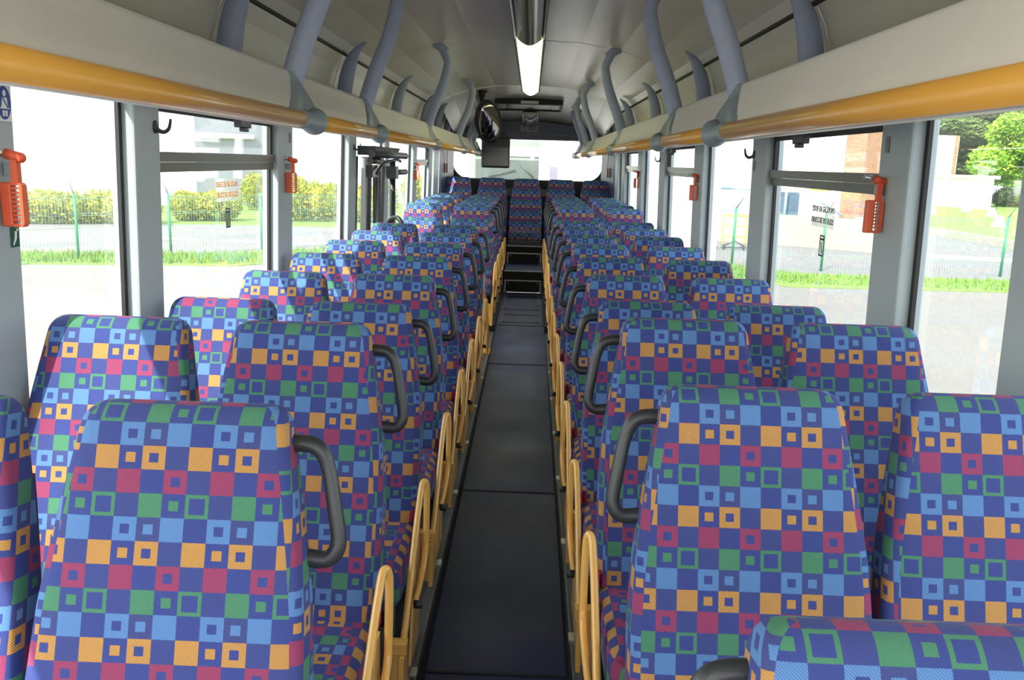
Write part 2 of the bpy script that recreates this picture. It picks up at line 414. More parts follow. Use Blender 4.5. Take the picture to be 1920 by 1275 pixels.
w = MB(); w.box(-.4, .4, 12.47, 12.499, 1.3, 1.40); w.build('ledge_grille', METALD, rear)
# front wall behind the camera: a dashboard bulkhead with the windscreen opening above it
w = MB(); w.box(-1.25, 1.25, -1.9, -1.82, -.1, .95); w.box(-1.25, 1.25, -1.9, -1.82, 2.25, 2.7); struct(w.build('wall_front', WALLM))

# ------------------------------------------------------------------ luggage racks with hand rails
ST = [.6, 2.88, 4.12, 6.55, 9.25, 11.45]
XR, ZR = .66, 1.883
def rack(s):
    t = empty('luggage_rack', (s*XR, 0, ZR))
    tag(t, 'long off-white overhead luggage rack with yellow hand rail on the %s side' % ('left' if s < 0 else 'right'), 'luggage rack', 'overhead luggage racks')
    L = lambda x, z: (s*(x-XR), z-ZR)
    P = [(.672, 1.905), (.676, 1.92), (.683, 1.938), (.692, 1.957), (.701, 1.976), (.709, 1.995), (.715, 2.014), (.719, 2.028), (.724, 2.036), (.730, 2.037), (.735, 2.031), (.732, 2.0), (.728, 1.97), (.74, 1.93), (1.155, 1.95), (1.155, 1.925), (.745, 1.862), (.69, 1.858), (.672, 1.87)]
    poly = [L(*p) for p in P]
    if s < 0: poly.reverse()
    w = MB(); w.prism(poly, -1.7, 12.2, 'y')
    for i in range(2, 12): w.sm[i] = True
    w.build('rack_tray', RACK, t)
    bounds = [-1.7]+ST+[12.2]
    for a, b in zip(bounds, bounds[1:]):
        w = MB(); w.tube([(0, a+.03, 0), (0, b-.0, 0)], .0255, 20, False); w.build('hand_rail', RAILY, t)
    for y in ST[1:]+[12.16]:
        # cuff: a ring round the rail, a flared sleeve under it and a scooped shield running up the rack face
        w = MB(); rings = []; N = 24
        for dy, rd in ((-.17, .0), (-.12, .12), (-.08, .3), (-.04, .6), (-.01, .88), (.01, 1), (.025, .97), (.033, .8)):
            ring = []
            for i in range(N):
                a = 2*PI*i/N; k = .5-.5*math.sin(a); r = .0265+.018*rd*(.35+.65*k if dy < -.01 else 1)
                ring.append((r*math.cos(a), y+dy, r*math.sin(a)))
            rings.append(ring)
        w.loft(rings); w.build('rail_cuff', GREYB, t)
        w = MB(); rings = []; FC = [(0, .0), (.018, .025), (.022, .047), (.032, .074), (.046, .104), (.056, .131), (.061, .149)]
        def fc(h):
            for (x0, z0), (x1, z1) in zip(FC, FC[1:]):
                if h <= z1 or (x1, z1) == FC[-1]: q = (h-z0)/(z1-z0); return x0+(x1-x0)*q
        for k in range(15):
            tt = k/14; h = .018+.134*tt; yn = -.25*(1-tt)**1.7-.03-.03*tt; yf = .034*math.sqrt(max(0, 1-tt**2.2))-.055*tt; x0 = fc(h)
            fr_, bk_ = [], []
            for j in range(13):
                u = j/12; yy = yn+(yf-yn)*u; scoop = math.exp(-((u-.62)/.2)**2)*math.exp(-((tt-.22)/.24)**2)
                off = (.003+.008*min(1, u*6)+.016*u**2-.009*scoop)*(1-.45*tt)
                fr_.append((s*(x0-off), y+yy, h)); bk_.append((s*(x0+.010), y+yy, h))
            rings.append(fr_+list(reversed(bk_)))
        if s < 0: rings = [list(reversed(r)) for r in rings]
        w.loft(rings); w.build('cuff_shield', GREYB, t)
    return t
rack(-1); rack(1)
# grey-blue hanger tubes from the ceiling to the rack, one beside each cuff
ORD = ['nearest', 'second', 'third', 'fourth', 'fifth', 'sixth', 'seventh', 'eighth', 'ninth', 'tenth', 'eleventh']
def hanger(s, y, zt, label):
    t = empty('rack_hanger_tube', (s*.70, y, 2.03)); tag(t, label, 'support tube', 'curved grey-blue tubes between ceiling and rack')
    w = MB(); zt = zt-2.03
    w.tube([(s*.03, 0, -.03), (s*-.02, 0, .12), (s*-.085, 0, .28), (s*-.12, 0, .42), (s*-.115, 0, zt-.10), (s*-.08, 0, zt-.03)], [.036, .037, .035, .032, .031, .031], 16)
    w.build('tube', TUBE, t)
    w = MB(); w.tube([(s*-.115, 0, zt-.055), (s*-.07, 0, zt-.022), (s*-.01, 0, zt-.008)], [.03, .032, .016], 12); w.build('ceiling_foot', TUBE, t)
HY = [2.88, 4.12, 6.55, 9.25, 10.7, 11.5]
for s in (-1, 1):
    sd = 'left' if s < 0 else 'right'
    for i, y in enumerate(HY): hanger(s, y, 2.60-drop(y)*.93, '%s curved grey-blue hanger tube above the %s luggage rack' % (ORD[i], sd))
# pointed fins bracing the cove behind the rack
def fin(s, y, label):
    t = MB(); pts = [(.965, .975, 2.462, .006), (.985, 1.03, 2.438, .014), (1.01, 1.068, 2.40, .022), (1.03, 1.105, 2.34, .028), (1.05, 1.132, 2.26, .032), (1.062, 1.146, 2.18, .034), (1.068, 1.152, 2.10, .035), (1.068, 1.152, 2.02, .035), (1.062, 1.146, 1.97, .035)]
    rings = []
    for xi, xo, z, hw in pts:
        xi -= .0; rings.append([(s*(xi-1.07), -hw*.55, z-1.955), (s*(xi+.018-1.07), -hw, z-1.955), (s*(xo-1.07), -hw, z-1.955), (s*(xo-1.07), hw, z-1.955), (s*(xi+.018-1.07), hw, z-1.955), (s*(xi-1.07), hw*.55, z-1.955)])
    if s < 0: rings.reverse()
    t.loft(rings); o = t.build('cove_fin', FINM); o.location = (s*1.07, y, 1.955); tag(o, label, 'bracket', 'curved grey-blue fins behind the luggage racks')
for s in (-1, 1):
    for i, y in enumerate(FY[1:]): fin(s, y, '%s short grey-blue fin bracing the cove behind the %s luggage rack' % (ORD[i], 'left' if s < 0 else 'right'))

# ------------------------------------------------------------------ ceiling fittings
def strip(name, y0, y1, label, lensm, lit=False):
    t = empty(name, (0.02, y0, 2.655)); tag(t, label, 'ceiling light')
    def P(x, z): return (x, z)
    zz = lambda y, z: z-drop(y)
    L = y1-y0
    w = MB()
    hs = [(-.108, .0), (-.108, -.06), (-.100, -.072), (-.090, -.066), (-.095, -.05), (-.095, .0)]
    for sg in (-1, 1):
        r = [[(sg*x, y-y0, z-drop(y)) for x, z in hs] for y in (y0, y1)]
        if sg > 0: r.reverse()
        w.loft(r, smooth=False)
    w.build('channel', GASK if lit else RACK if y0 > 11 else noise_mat('channel_grey', (70, 72, 74), .3), t)
    w = MB(); n = 12; arc = [(-.092+.184*i/n, -.062-.05*math.sin(PI*i/n)) for i in range(n+1)]
    arc2 = [(.088, -.045), (-.088, -.045)]
    w.loft([[(x, y-y0, z-drop(y)) for x, z in arc+arc2] for y in (y0+.01, y1-.01)])
    w.build('lens', lensm, t)
    if lit:
        w = MB(); w.tube([(0, .1, -.055), (0, L-.1, -.055)], .035, 12, False); w.build('lamp', LAMP, t)
    else:
        w = MB(); w.loft([[(-.085, y-y0, -.03-drop(y)), (.085, y-y0, -.03-drop(y)), (.085, y-y0, -.02-drop(y)), (-.085, y-y0, -.02-drop(y))] for y in (y0+.02, y1-.02)], smooth=False); w.build('reflector', DARKG, t)
    return t
strip('ceiling_light_strip', 1.0, 6.05, 'dark smoked unlit front run of the central ceiling light strip', LENSD)
strip('ceiling_light_strip', 6.06, 10.42, 'glowing pale yellow run of the central ceiling light strip', LENS, True)
strip('ceiling_light_strip', 11.72, 12.38, 'short grey unlit lens behind the roof hatch', noise_mat('grey_lens', (150, 152, 150), .2))
# roof hatch
t = empty('roof_hatch', (0, 11.1, 2.565)); tag(t, 'dark framed roof hatch in the sloping rear ceiling', 'roof hatch')
sl_ = -.30/2.1
def hb(w, x0, x1, y0, y1, z0, z1): 
    b = MB(); b.box(x0, x1, y0, y1, z0, z1); b.xf(lambda x, y, z: (x, y, z+sl_*y)); k = len(w.v); w.v += b.v; [w.face([i+k for i in f]) for f in b.f]
w = MB()
for a in ((-.43, .43, 0, .05, -.075, -.01), (-.43, .43, .55, .6, -.045, -.01), (-.43, -.40, .051, .549, -.05, -.01), (.40, .43, .051, .549, -.05, -.01)): hb(w, *a)
w.build('hatch_frame', GASK, t, bevel=.006)
w = MB(); hb(w, -.3, .3, .05, .549, -.03, -.012); w.build('hatch_panel', noise_mat('hatch_smoke', (58, 58, 62), .3), t)
HSM = noise_mat('hatch_side', (190, 186, 150), .4)
for aa in (-.399, .301):
    w = MB(); hb(w, aa, aa+.098, .051, .549, -.03, -.012); w.build('hatch_side', HSM, t)
w = MB(); hb(w, -.1, .12, -.004, -.001, -.07, -.035); st = w.build('hatch_sticker', WHITEP, t)
w = MB(); w.box(-.06, .06, .05, .0605, -.075, -.055); w.build('emergency_lamp', flat('dark_red', (130, 25, 25)), t)
def add_text(s, size, loc, rot, mat, parent, name='lettering', mirror=False, ext=.0006):
    cu = bpy.data.curves.new(name, 'FONT'); cu.body = s; cu.size = size; cu.align_x = 'CENTER'; cu.align_y = 'CENTER'; cu.extrude = ext
    tmp = bpy.data.objects.new('tmp', cu); COL.objects.link(tmp)
    bpy.context.view_layer.update(); me = bpy.data.meshes.new_from_object(tmp.evaluated_get(bpy.context.evaluated_depsgraph_get()))
    bpy.data.objects.remove(tmp)
    if mirror:
        for v in me.vertices: v.co.x *= -1
        me.flip_normals()
    me.materials.clear(); me.materials.append(mat)
    o = bpy.data.objects.new(name, me); COL.objects.link(o); o.parent = parent; o.location = loc; o.rotation_euler = rot; return o
BLUE = flat('sticker_blue', (40, 70, 150)); INK = flat('sticker_ink', (60, 60, 62)); WHT = flat('sticker_white', (232, 232, 228)); GRN = flat('sticker_green', (24, 84, 66)); ORG = flat('sticker_orange', (226, 150, 62))
def belt_icon(parent, S, ymap, blue=True):
    # seat-belt pictogram: disc, seated figure and diagonal belt; ymap maps (u, v, depth) to local
    def poly(name, pts, mat, d):
        w = MB(); w.v = [ymap(u*S, v*S, d) for u, v in pts]+[ymap(u*S, v*S, d+.0008) for u, v in pts]
        n = len(pts); w.face(range(n)); w.face(list(reversed([n+i for i in range(n)])))
        for i in range(n): j = (i+1) % n; w.face([i, n+i, n+j, j])
        return w.build(name, mat, parent)
    circ = lambda cx, cy, rx, ry=None, n=20: [(cx+rx*math.cos(2*PI*i/n), cy+(ry or rx)*math.sin(2*PI*i/n)) for i in range(n)]
    poly('disc', circ(0, 0, .42, .62), BLUE if blue else INK, .001)
    poly('head', circ(0, .36, .1, .12), WHT, .002)
    poly('figure', [(-.14, .2), (.14, .2), (.2, -.12), (.3, -.22), (-.3, -.22), (-.2, -.12)], WHT, .002)
    poly('figure', [(-.16, -.28), (-.02, -.28), (-.04, -.5), (-.14, -.5)], WHT, .002); poly('figure', [(.02, -.28), (.16, -.28), (.14, -.5), (.04, -.5)], WHT, .002)
    poly('belt', [(-.15, .18), (-.11, .2), (.2, -.16), (.16, -.2)], BLUE if blue else INK, .003)
# header sticker
t = MB().box(-.11, .13, 0, .002, -.045, .04).build('header_notice', flat('pale_notice', (170, 172, 176))); t.location = (0, 12.4145, 2.245); tag(t, 'small pale seat-belt notice on the rear header panel', 'notice')
belt_icon(t, .06, lambda u, v, d: (u-.065, -d, v), False)
for k in range(5):
    w = MB(); w.box(.0, .11, -.002, -.0005, .022-.013*k, .027-.013*k); w.build('text_line', INK, t)
# oval mirror
t = empty('convex_mirror', (-.56, 10.6, 2.63)); tag(t, 'black oval convex mirror hanging from the ceiling by the left rack', 'mirror')
w = MB(); w.tube([(0, 0, -.03), (0, 0, -.05)], .06, 16, False); w.tube([(0, 0, -.05), (.0, 0, -.16), (.05, -.01, -.2)], [.05, .02, .022], 12); w.build('mount', BLACK, t)
def ov(rx, rz, y, n=32): return [(rx*math.cos(2*PI*i/n), y, rz*math.sin(2*PI*i/n)) for i in range(n)]
w = MB(); w.loft([ov(.155, .26, .05), ov(.168, .275, .02), ov(.16, .265, -.012), ov(.15, .255, -.008)]); sh = w.build('mirror_housing', BLACK, t); 
w = MB(); w.loft([ov(.149, .253, -.006), ov(.13, .22, -.022), ov(.09, .16, -.036), ov(.05, .09, -.044), ov(.01, .02, -.048)]); mg = w.build('mirror_face', MIRR, t)
for o in (sh, mg): o.location = (.09, -.03, -.40); o.rotation_euler = (R(14), R(-14), R(18))
# dark monitor hanging from the rear header
t = empty('hanging_screen', (-.45, 12.23, 2.13)); tag(t, 'dark flat screen hanging over the left half of the rear window', 'screen')
w = MB(); w.box(-.2, .2, 0, .05, -.445, -.02); w.build('screen_housing', noise_mat('screen_black', (50, 52, 54), .35), t, bevel=.02)
w = MB(); w.box(-.18, .18, -.004, 0, -.41, -.16); w.build('screen_face', noise_mat('screen_glass', (58, 60, 62), .15), t)
w = MB(); w.box(-.13, .13, .01, .18, -.019, .0); w.box(-.13, .13, .16, .18, 0.0005, .05); w.build('screen_bracket', BLACK, t)

# ------------------------------------------------------------------ seats
CELL = .039
def backrest_mesh(parent, H=.757, rec=.29, wide=1.0, sideoff=(.4, .7)):
    WT = [(0, .220), (.06, .228), (.30, .229), (.40, .221), (.48, .210), (.56, .197), (.64, .182), (.72, .170)]   # half width against length from the bottom
    TT = [(0, .125), (.3, .12), (.5, .108), (.66, .095), (.72, .085)]
    sn, cs = math.sin(rec), math.cos(rec); N = 48; rings = []; vs = []; L = H
    S = [0, .03, .08, .15, .22, .3, .38, .42, .46, .5, .54, .58, .62, .65, .68]
    fr = [(s_, 1.0, 0) for s_ in S]
    rr = .05
    for k in range(1, 9):
        a = PI/2*k/8; fr.append((L-rr+rr*math.sin(a)-.0, math.cos(a), a))
    out = []
    for s_, ca, a in fr:
        hw = lerp_tab(WT, s_/L*.72); tt = lerp_tab(TT, s_/L*.72)
        if a: hw = hw-.036*(1-ca)**1.3; tk = tt*(.12+.88*ca) if ca > .01 else tt*.1
        else: tk = tt
        ring = []
        for i in range(N):
            q = 2*PI*i/N-PI/2; c, s2 = math.cos(q), math.sin(q); e = 2/8.0
            x = hw*math.copysign(abs(c)**e, c); y = tk/2*math.copysign(abs(s2)**e, s2)
            # slight dish across the lower front
            if s2 < 0: y += .010*(1-(x/hw)**2)*math.sin(min(1, s_/(.6*L))*PI)*.6
            yc = TT and .06
            yy = y+.06 if not a else y+.06
            ring.append(Vector((x*wide, yy*cs+s_*sn-.06, s_*cs-yy*sn*.6)))
        out.append(ring)
    # uv
    v_acc = [0]; f0 = 0
    for k in range(1, len(out)): v_acc.append(v_acc[-1]+(out[k][f0]-out[k-1][f0]).length)
    ktop = len(S)-1; vt = v_acc[ktop]+.045
    w = MB(); 
    for r in out: w.v += [tuple(p) for p in r]
    ucum = []
    for r in out:
        u = [0]*(N+1)
        for i in range(1, N//2+1): u[i] = u[i-1]+(r[i]-r[i-1]).length
        for i in range(N-1, N//2-1, -1): 
            if i == N//2: break
            u[i] = (u[i+1] if i < N-1 else 0)-(r[i]-r[(i+1) % N]).length
        ucum.append(u)
    for k in range(len(out)-1):
        for i in range(N):
            j = (i+1) % N; right = i < N//2
            def uvp(kk, ii):
                r = ucum[kk]
                if right: uu = r[ii] if ii else 0
                else: uu = r[ii] if ii not in (0, N) else 0
                if not right and ii == N//2: uu = r[N//2+1]-(out[kk][N//2]-out[kk][N//2+1]).length
                return [uu/CELL, (vt-v_acc[kk])/CELL]
            q = [uvp(k, i), uvp(k, i+1 if i+1 < N else 0), uvp(k+1, i+1 if i+1 < N else 0), uvp(k+1, i)]
            ii = i if right else N-1-i
            if 6 <= ii: 
                for p in q: p[0] += sideoff[0]*(1 if right else -1.7); p[1] += sideoff[1]+.4*right
            w.face([k*N+i, k*N+j, (k+1)*N+j, (k+1)*N+i], [tuple(p) for p in q], True)
    n_ = (len(out)-1)*N
    w.face([n_+i for i in range(N)], [(out[-1][i].x/CELL, -1.2) for i in range(N)], True); w.face([i for i in reversed(range(N))], [(0, 0)]*N)
    b = w.build('backrest', FAB, parent)
    b.data.flip_normals() if False else None
    # shell behind
    g = MB(); sh = []
    for k, r in enumerate(out[:13]):
        c = sum(r, Vector())/N
        sh.append([Vector((c.x+(p.x-c.x)*.95, c.y+(p.y-c.y)*.5+.040, p.z-.012*(k == 12))) for p in r])
    g.loft(sh); g.build('back_shell', SHELL, parent)
    return b
def cushion_mesh(parent, y0=-.44, y1=.03, z1=.44, hw=.226):
    w = MB(); nx, ny = 12, 12; th_ = .11
    def P(a, b, t_):  # a,b in -1..1
        e = max(abs(a), abs(b))
        return a, b
    rings = []
    for (off, z) in ((.0, z1-th_), (.0, z1-.035), (.008, z1-.014), (.022, z1-.003), (.045, z1)):
        ring = []; n = 40
        for i in range(n):
            q = 2*PI*i/n; c, s2 = math.cos(q), math.sin(q); e = 2/7
            ring.append(((hw-off)*math.copysign(abs(c)**e, c), (y0+y1)/2+((y1-y0)/2-off)*math.copysign(abs(s2)**e, s2), z-(.02 if s2 < -.5 and off > .01 else 0)))
        rings.append(ring)
    for r in rings: w.v += r
    n = 40
    for k in range(len(rings)-1):
        for i in range(n):
            j = (i+1) % n; q = []
            for (kk, ii) in ((k, i), (k, j), (k+1, j), (k+1, i)):
                x, y, z = rings[kk][ii]
                if abs(rings[1][i][0]) > hw*.93: u, v = y/CELL, (hw-abs(x)+z1-z+.05)/CELL
                else: u, v = x/CELL, (-y+(z1-z))/CELL
                q.append((u, v))
            w.face([k*n+i, k*n+j, (k+1)*n+j, (k+1)*n+i], q, True)
    b = (len(rings)-1)*n
    w.face([b+i for i in range(n)], [(rings[-1][i][0]/CELL, -rings[-1][i][1]/CELL) for i in range(n)], True)
    return w.build('seat_cushion', FAB, parent)
def make_seat(kind, s):
    """kind: aisle / window / rear; s = +1 when the aisle is towards +x"""
    t = empty('coach_seat', (0, 0, 0))
    bk = MB()
    b = backrest_mesh(t); b.location = (0, 0, .415)
    for c in kids(t):
        if c.name.startswith('back_shell'): c.location = (0, 0, .415)
    cushion_mesh(t)
    w = MB(); w.box(-.19, .19, -.40, .04, .26, .328); w.box(-.19, .19, .0, .05, .18, .26); w.build('seat_frame', SHELL, t)
    for x in (-.14, .14):
        w = MB(); w.box(x-.02, x+.02, -.3, -.05, .035, .26); w.build('leg', METALD, t)
    if kind == 'aisle':
        add_handle(t, s)
        add_armrest(t, s)
        w = MB(); w.box(s*.232-.008, s*.232+.008, -.06, -.03, .43, .475); w.build('belt_buckle', REDB, t)
    return t
def add_handle(t, s):
    w = MB(); 
    pts = [(.135, .215, 1.055), (.185, .21, 1.063), (.222, .205, 1.056), (.240, .20, 1.02), (.253, .185, .955), (.261, .175, .905), (.257, .17, .882), (.240, .168, .868), (.205, .168, .870)]
    w.tube([(s*x, y, z) for x, y, z in pts], [.016, .0155, .0145, .013, .0135, .014, .0145, .015, .016], 12); w.build('grab_handle', BLACK, t)
def add_armrest(t, s, dy=0):
    g = bpy.data.objects.new('armrest', None)
    w = MB(); F = lambda *p: [(s*x, y+dy, z) for x, y, z in p]
    front = [(.247, -.445, .25), (.248, -.40, .30), (.250, -.2, .495), (.252, -.125, .565), (.255, -.098, .594), (.261, -.088, .600), (.266, -.082, .588), (.268, -.080, .55), (.268, -.092, .42), (.268, -.105, .37), (.266, -.15, .33), (.262, -.25, .298), (.258, -.30, .29)]
    w.tube(F(*front), .0105, 12); a = w.build('armrest', YELLOW, t)
    w = MB(); w.box(*sorted((s*.200, s*.261)), -.485+dy, -.447+dy, .222, .258); w.build('mounting_bracket', YELLOW, a, bevel=.003)
    w = MB(); w.box(*sorted((s*.204, s*.240)), -.478+dy, -.450+dy, .06, .221); w.build('bracket_post', YELLOW, a)
    w = MB(); w.prism([(-.52+dy, .06), (-.42+dy, .10), (-.42+dy, .221), (-.50+dy, .221)], *sorted((s*.2405, s*.256)), 'x'); w.build('side_plate', YELLOW, a)
    w = MB(); w.prism([(-.30+dy, .07), (-.10+dy, .07), (-.09+dy, .44), (-.14+dy, .44), (-.20+dy, .33)], *sorted((s*.240, s*.248)), 'x'); w.build('side_plate', YELLOW, a)
    w = MB(); w.tube(F((.258, -.31, .288), (.282, -.31, .288)), .013, 12, False); w.build('pivot_knob', BLACK, a)
ZP = .17; ZT = 1.137          # platform, local height of the seat top
protos = {}
def proto(kind, s):
    if (kind, s) not in protos:
        t = make_seat(kind, s); protos[(kind, s)] = [t, False]
    return protos[(kind, s)]
def rec_kids(o): KM[o.name] = [c for c in bpy.data.objects if c.parent == o]; [rec_kids(c) for c in KM[o.name]]
def place(kind, s, x, ytop, ztop, label, group, ph):
    p = proto(kind, s)
    if not p[1]: o = p[0]; p[1] = True; rec_kids(o); src = o
    else: o = copy_tree(p[0])
    o.location = (x, ytop-.20, ztop-ZT)
    tag(o, label, 'seat', group)
    for c in o.children_recursive:
        if c.name.startswith('backrest'): c.color = (ph[0], ph[1], 0, 1)
        elif c.name.startswith('seat_cushion'): c.color = ((ph[0]*3) % 1, ph[1], 0, 1)
    return o
rnd = random.Random(3)
def phase(sp=None):
    if sp is not None: return (rnd.random()*.5, sp)
    return (rnd.randrange(8)/8*.5+rnd.random()*.04, rnd.choice([0, 0, 0, .03, -.03]))
GR = 'coach seats in the main rows'; GR2 = 'coach seats in the raised rear rows'; GR3 = 'five seats across the back of the coach'
PT, Y0L, Y0R, XS, XW = .7503, 1.394, 1.631, .509, .985
zt = lambda k: 1.357 if k < 2 else 1.287
NB = {0: 'large front seat', 1: 'second seat', 2: 'third seat', 3: 'fourth seat', 4: 'fifth seat', 5: 'sixth seat', 6: 'seventh seat', 7: 'eighth seat', 8: 'ninth seat', 9: 'tenth seat'}
for k in range(8):
    if k == 7: ex = ', last before the door well gap'
    elif k == 0: ex = ', nearest the camera, black grab handle'
    else: ex = ', counted from the front'
    place('aisle', 1, -XS, Y0L+PT*k, zt(k), 'patterned blue %s of the left aisle column%s' % (NB[k] if k else 'seat', ex), GR, (.0 if k % 2 else .06, 0))
    lx = {0: 'patterned seat cut off by the left edge of the photo beside the front post', 1: 'patterned left window seat below the first grey post, broadly sunlit on its left half', 2: 'patterned left window seat with a red and green row along its top', 7: 'patterned left window seat nearest the door poles'}
    place('window', 1, -XW, Y0L+PT*k, zt(k), lx.get(k, 'patterned blue %s of the left window column, counted from the front' % NB[k]), GR, phase(.375 if k == 2 else (.0 if k else .37)))
for k in range(-1, 9):
    z = 1.278 if k == -1 else zt(k)
    if k == -1: lb = 'closest patterned seat, only its top showing at the lower right corner'
    else: lb = 'patterned blue %s of the right aisle column%s' % (['large seat with handle, nearest fully shown', 'second seat', 'third seat', 'fourth seat', 'fifth seat', 'sixth seat', 'seventh seat', 'eighth seat', 'ninth and last low seat'][k], '' if k == 0 else ', counted from the front')
    place('aisle', -1, XS, Y0R+PT*k, z, lb, GR, (.03 if k % 2 else .09, .0))
    if k >= 0:
        lx = {0: 'patterned seat at the lower right edge of the photo, below the window', 1: 'patterned right window seat standing before the wide grey post', 8: 'last low patterned seat of the right window column before the raised rows'}
        place('window', -1, XW, Y0R+PT*k, zt(k), lx.get(k, 'patterned blue %s of the right window column, counted from the front' % NB[k]), GR, phase())
RYS = [8.45, 9.15, 9.85, 10.55, 11.15]
for i, y in enumerate(RYS):
    z = 1.362
    nm = ['first', 'second', 'third', 'fourth', 'fifth'][i]
    for kind, s, x, c in (('aisle', 1, -XS, 'left aisle column'), ('window', 1, -XW, 'left window column'), ('aisle', -1, XS, 'right aisle column'), ('window', -1, XW, 'right window column')):
        place(kind, s, x, y, z, 'patterned seat in the %s raised row, %s%s' % (nm, c, ', standing tall above the door gap' if i == 0 and s > 0 and kind == 'window' else ''), GR2, phase())
for i, x in enumerate((-.975, -.485, 0.0, .485, .965)):
    lb = ['rear row patterned seat in the left corner, half sunlit', 'rear row patterned seat below the hanging screen', 'dark patterned centre seat of the rear row facing down the aisle', 'rear row patterned seat right of the centre one', 'rear row patterned seat in the right corner'][i]
    if i == 2: o = place('window', 1, x, 12.2, 1.555, lb, GR3, phase())
    else: o = place('window', 1, x, 12.25, 1.555, lb, GR3, phase())
w = MB(); w.box(-1.15, -.25, 11.4, 12.58, .24, .42); w.box(.25, 1.15, 11.4, 12.58, .24, .42)
w.box(-.249, .249, 12.001, 12.58, .24, .42); w.build('rear_seat_plinth', RISER, floor)
# grey footrest box under the centre rear seat
w = MB(); w.box(-.22, .22, 11.47, 11.535, .686, .742); w.box(-.07, .07, 11.455, 11.4699, .69, .75); t = w.build('heater_box', noise_mat('heater_grey', (84, 86, 88), .5)); tag(t, 'grey box under the centre rear seat at the top of the steps', 'heater')
# the leaning armrest at the door well
t = empty('folded_armrest', (-.30, 7.0, .17)); tag(t, 'single yellow guard bar leaning outwards at the left door well', 'guard bar')
w = MB(); w.tube([(.04, 0, .02), (.035, 0, .3), (-.0, 0, .55), (-.035, .02, .77), (-.05, .08, .72), (-.02, .12, .5), (.03, .14, .02)], .014, 10); w.build('guard_bar', YELLOW, t)
w = MB(); w.box(.0, .06, -.03, .17, .012, .03); w.build('base_plate', YELLOW, t)

# ------------------------------------------------------------------ red hammers, hooks, stickers
def hammer(s, y, ztop, label, far=False):
    t = empty('emergency_hammer', (s*(WX(ztop)-.040), y, ztop)); tag(t, label, 'hammer', 'red emergency hammers on the window posts')
    w = MB()
    w.box(-.027, .0, -.012, .012, -.168, -.064)
    w.build('grip_plate', REDP, t, bevel=.004)
    w = MB(); w.prism([(.021, -.168), (.027, -.160), (.027, -.070), (.021, -.064), (.0005, -.064), (.0005, -.070), (.020, -.070), (.020, -.161), (.0005, -.161), (.0005, -.168)], -.011, .011, 'y')
    for k in range(8): z = -.1525+.0105*k; w.box(.0005, .0205, -.010, .010, z, z+.0042)
    w.box(.002, .018, -.009, .009, -.064, -.006)
    w.build('grip', REDP, t)
    w = MB(); w.tube([(-.012, .0, .003), (.024, -.0, -.006)], .0125, 12, False); w.ell((.024, .0, -.006), .0127, .0127, .0127, 12, 6); w.build('head', REDP, t)
    w = MB(); w.tube([(-.012, 0, .003), (-.042, 0, .009)], .009, 10, False); w.build('steel_tip', METAL, t)
    w = MB(); w.box(*sorted((s*.005, s*.027)), .011, .03, -.05, -.018); w.build('holder_clip', GREYB, t, bevel=.002)
hammer(-1, 2.03, 1.752, 'orange-red emergency hammer on the left front post, largest in view')
hammer(-1, 4.42, 1.75, 'red emergency hammer on the second left post beside the opening window')
hammer(-1, 9.3, 1.72, 'red emergency hammer on the far left post beyond the door')
hammer(1, 2.79, 1.75, 'red emergency hammer on the wide grey right post, nearest on the right')
hammer(1, 5.9, 1.72, 'red emergency hammer on the right post in the middle of the coach')
hammer(1, 9.15, 1.71, 'red emergency hammer on the right post near the raised rows')
for s, sd in ((-1, 'left'), (1, 'right')):
    t = empty('emergency_hammer', (s*1.12, 12.15, 1.86)); tag(t, 'small red hammer hanging on a cord at the %s rear corner pillar' % sd, 'hammer', 'red emergency hammers on the window posts')
    w = MB(); w.box(-.012, .012, -.022, .022, -.26, -.13); w.build('grip', REDP, t, bevel=.003)
    w = MB(); w.tube([(0, 0, -.14), (0, 0, .1)], .004, 6, False); w.build('cord', REDP, t)
def hook(s, y, z, label):
    t = empty('coat_hook', (s*(WX(z)-.013), y, z)); tag(t, label, 'hook', 'black coat hooks on the posts')
    w = MB(); w.ell((0, 0, 0), .008, .02, .022, 12, 8); w.build('hook_base', BLACK, t)
    w = MB(); w.tube([(0, 0, -.005), (-s*.02, .012, -.016), (-s*.036, .022, -.004), (-s*.042, .026, .028)], [.008, .007, .006, .004], 8); w.build('prong', BLACK, t)
hook(-1, 2.89, 1.85, 'black coat hook on the first left post'); hook(-1, 6.12, 1.84, 'black coat hook on the left post before the door')
hook(-1, 7.6, 1.83, 'black coat hook on the left post behind the door')
hook(1, 4.46, 1.845, 'black coat hook on the right post behind the first opening window'); hook(1, 7.7, 1.83, 'black coat hook on the right post in the middle of the coach')
def sticker(name, s, y, z, wy, hz, mat, label, cat='sticker', off=.0135):
    w = MB(); w.box(0, .0015, -wy/2, wy/2, -hz/2, hz/2); o = w.build(name, mat); o.location = (s*(WX(z)-off)-(.0015 if s > 0 else 0), y, z); tag(o, label, cat)
    o.rotation_euler = (0, s*.026*-1, 0); return o
t = sticker('seat_belt_sticker', -1, 2.058, 1.872, .062, .085, WHT, 'blue and white seat-belt pictogram sticker on the left front post')
belt_icon(t, .062, lambda u, v, d: (.0015+d, u, v))
t = sticker('exit_sticker', -1, 2.072, 1.555, .034, .05, GRN, 'small dark green running-man exit sticker under the left front hammer')
for q in ([(-.002, .014), (.006, .014), (.004, -.004), (-.004, -.004)], [(-.004, -.004), (.004, -.004), (-.008, -.02), (-.012, -.018)], [(.006, .02), (.012, .02), (.012, .014), (.006, .014)]):
    w = MB(); w.prism([(a, b) for a, b in q], .0016, .0024, 'x'); w.build('figure', WHT, t)
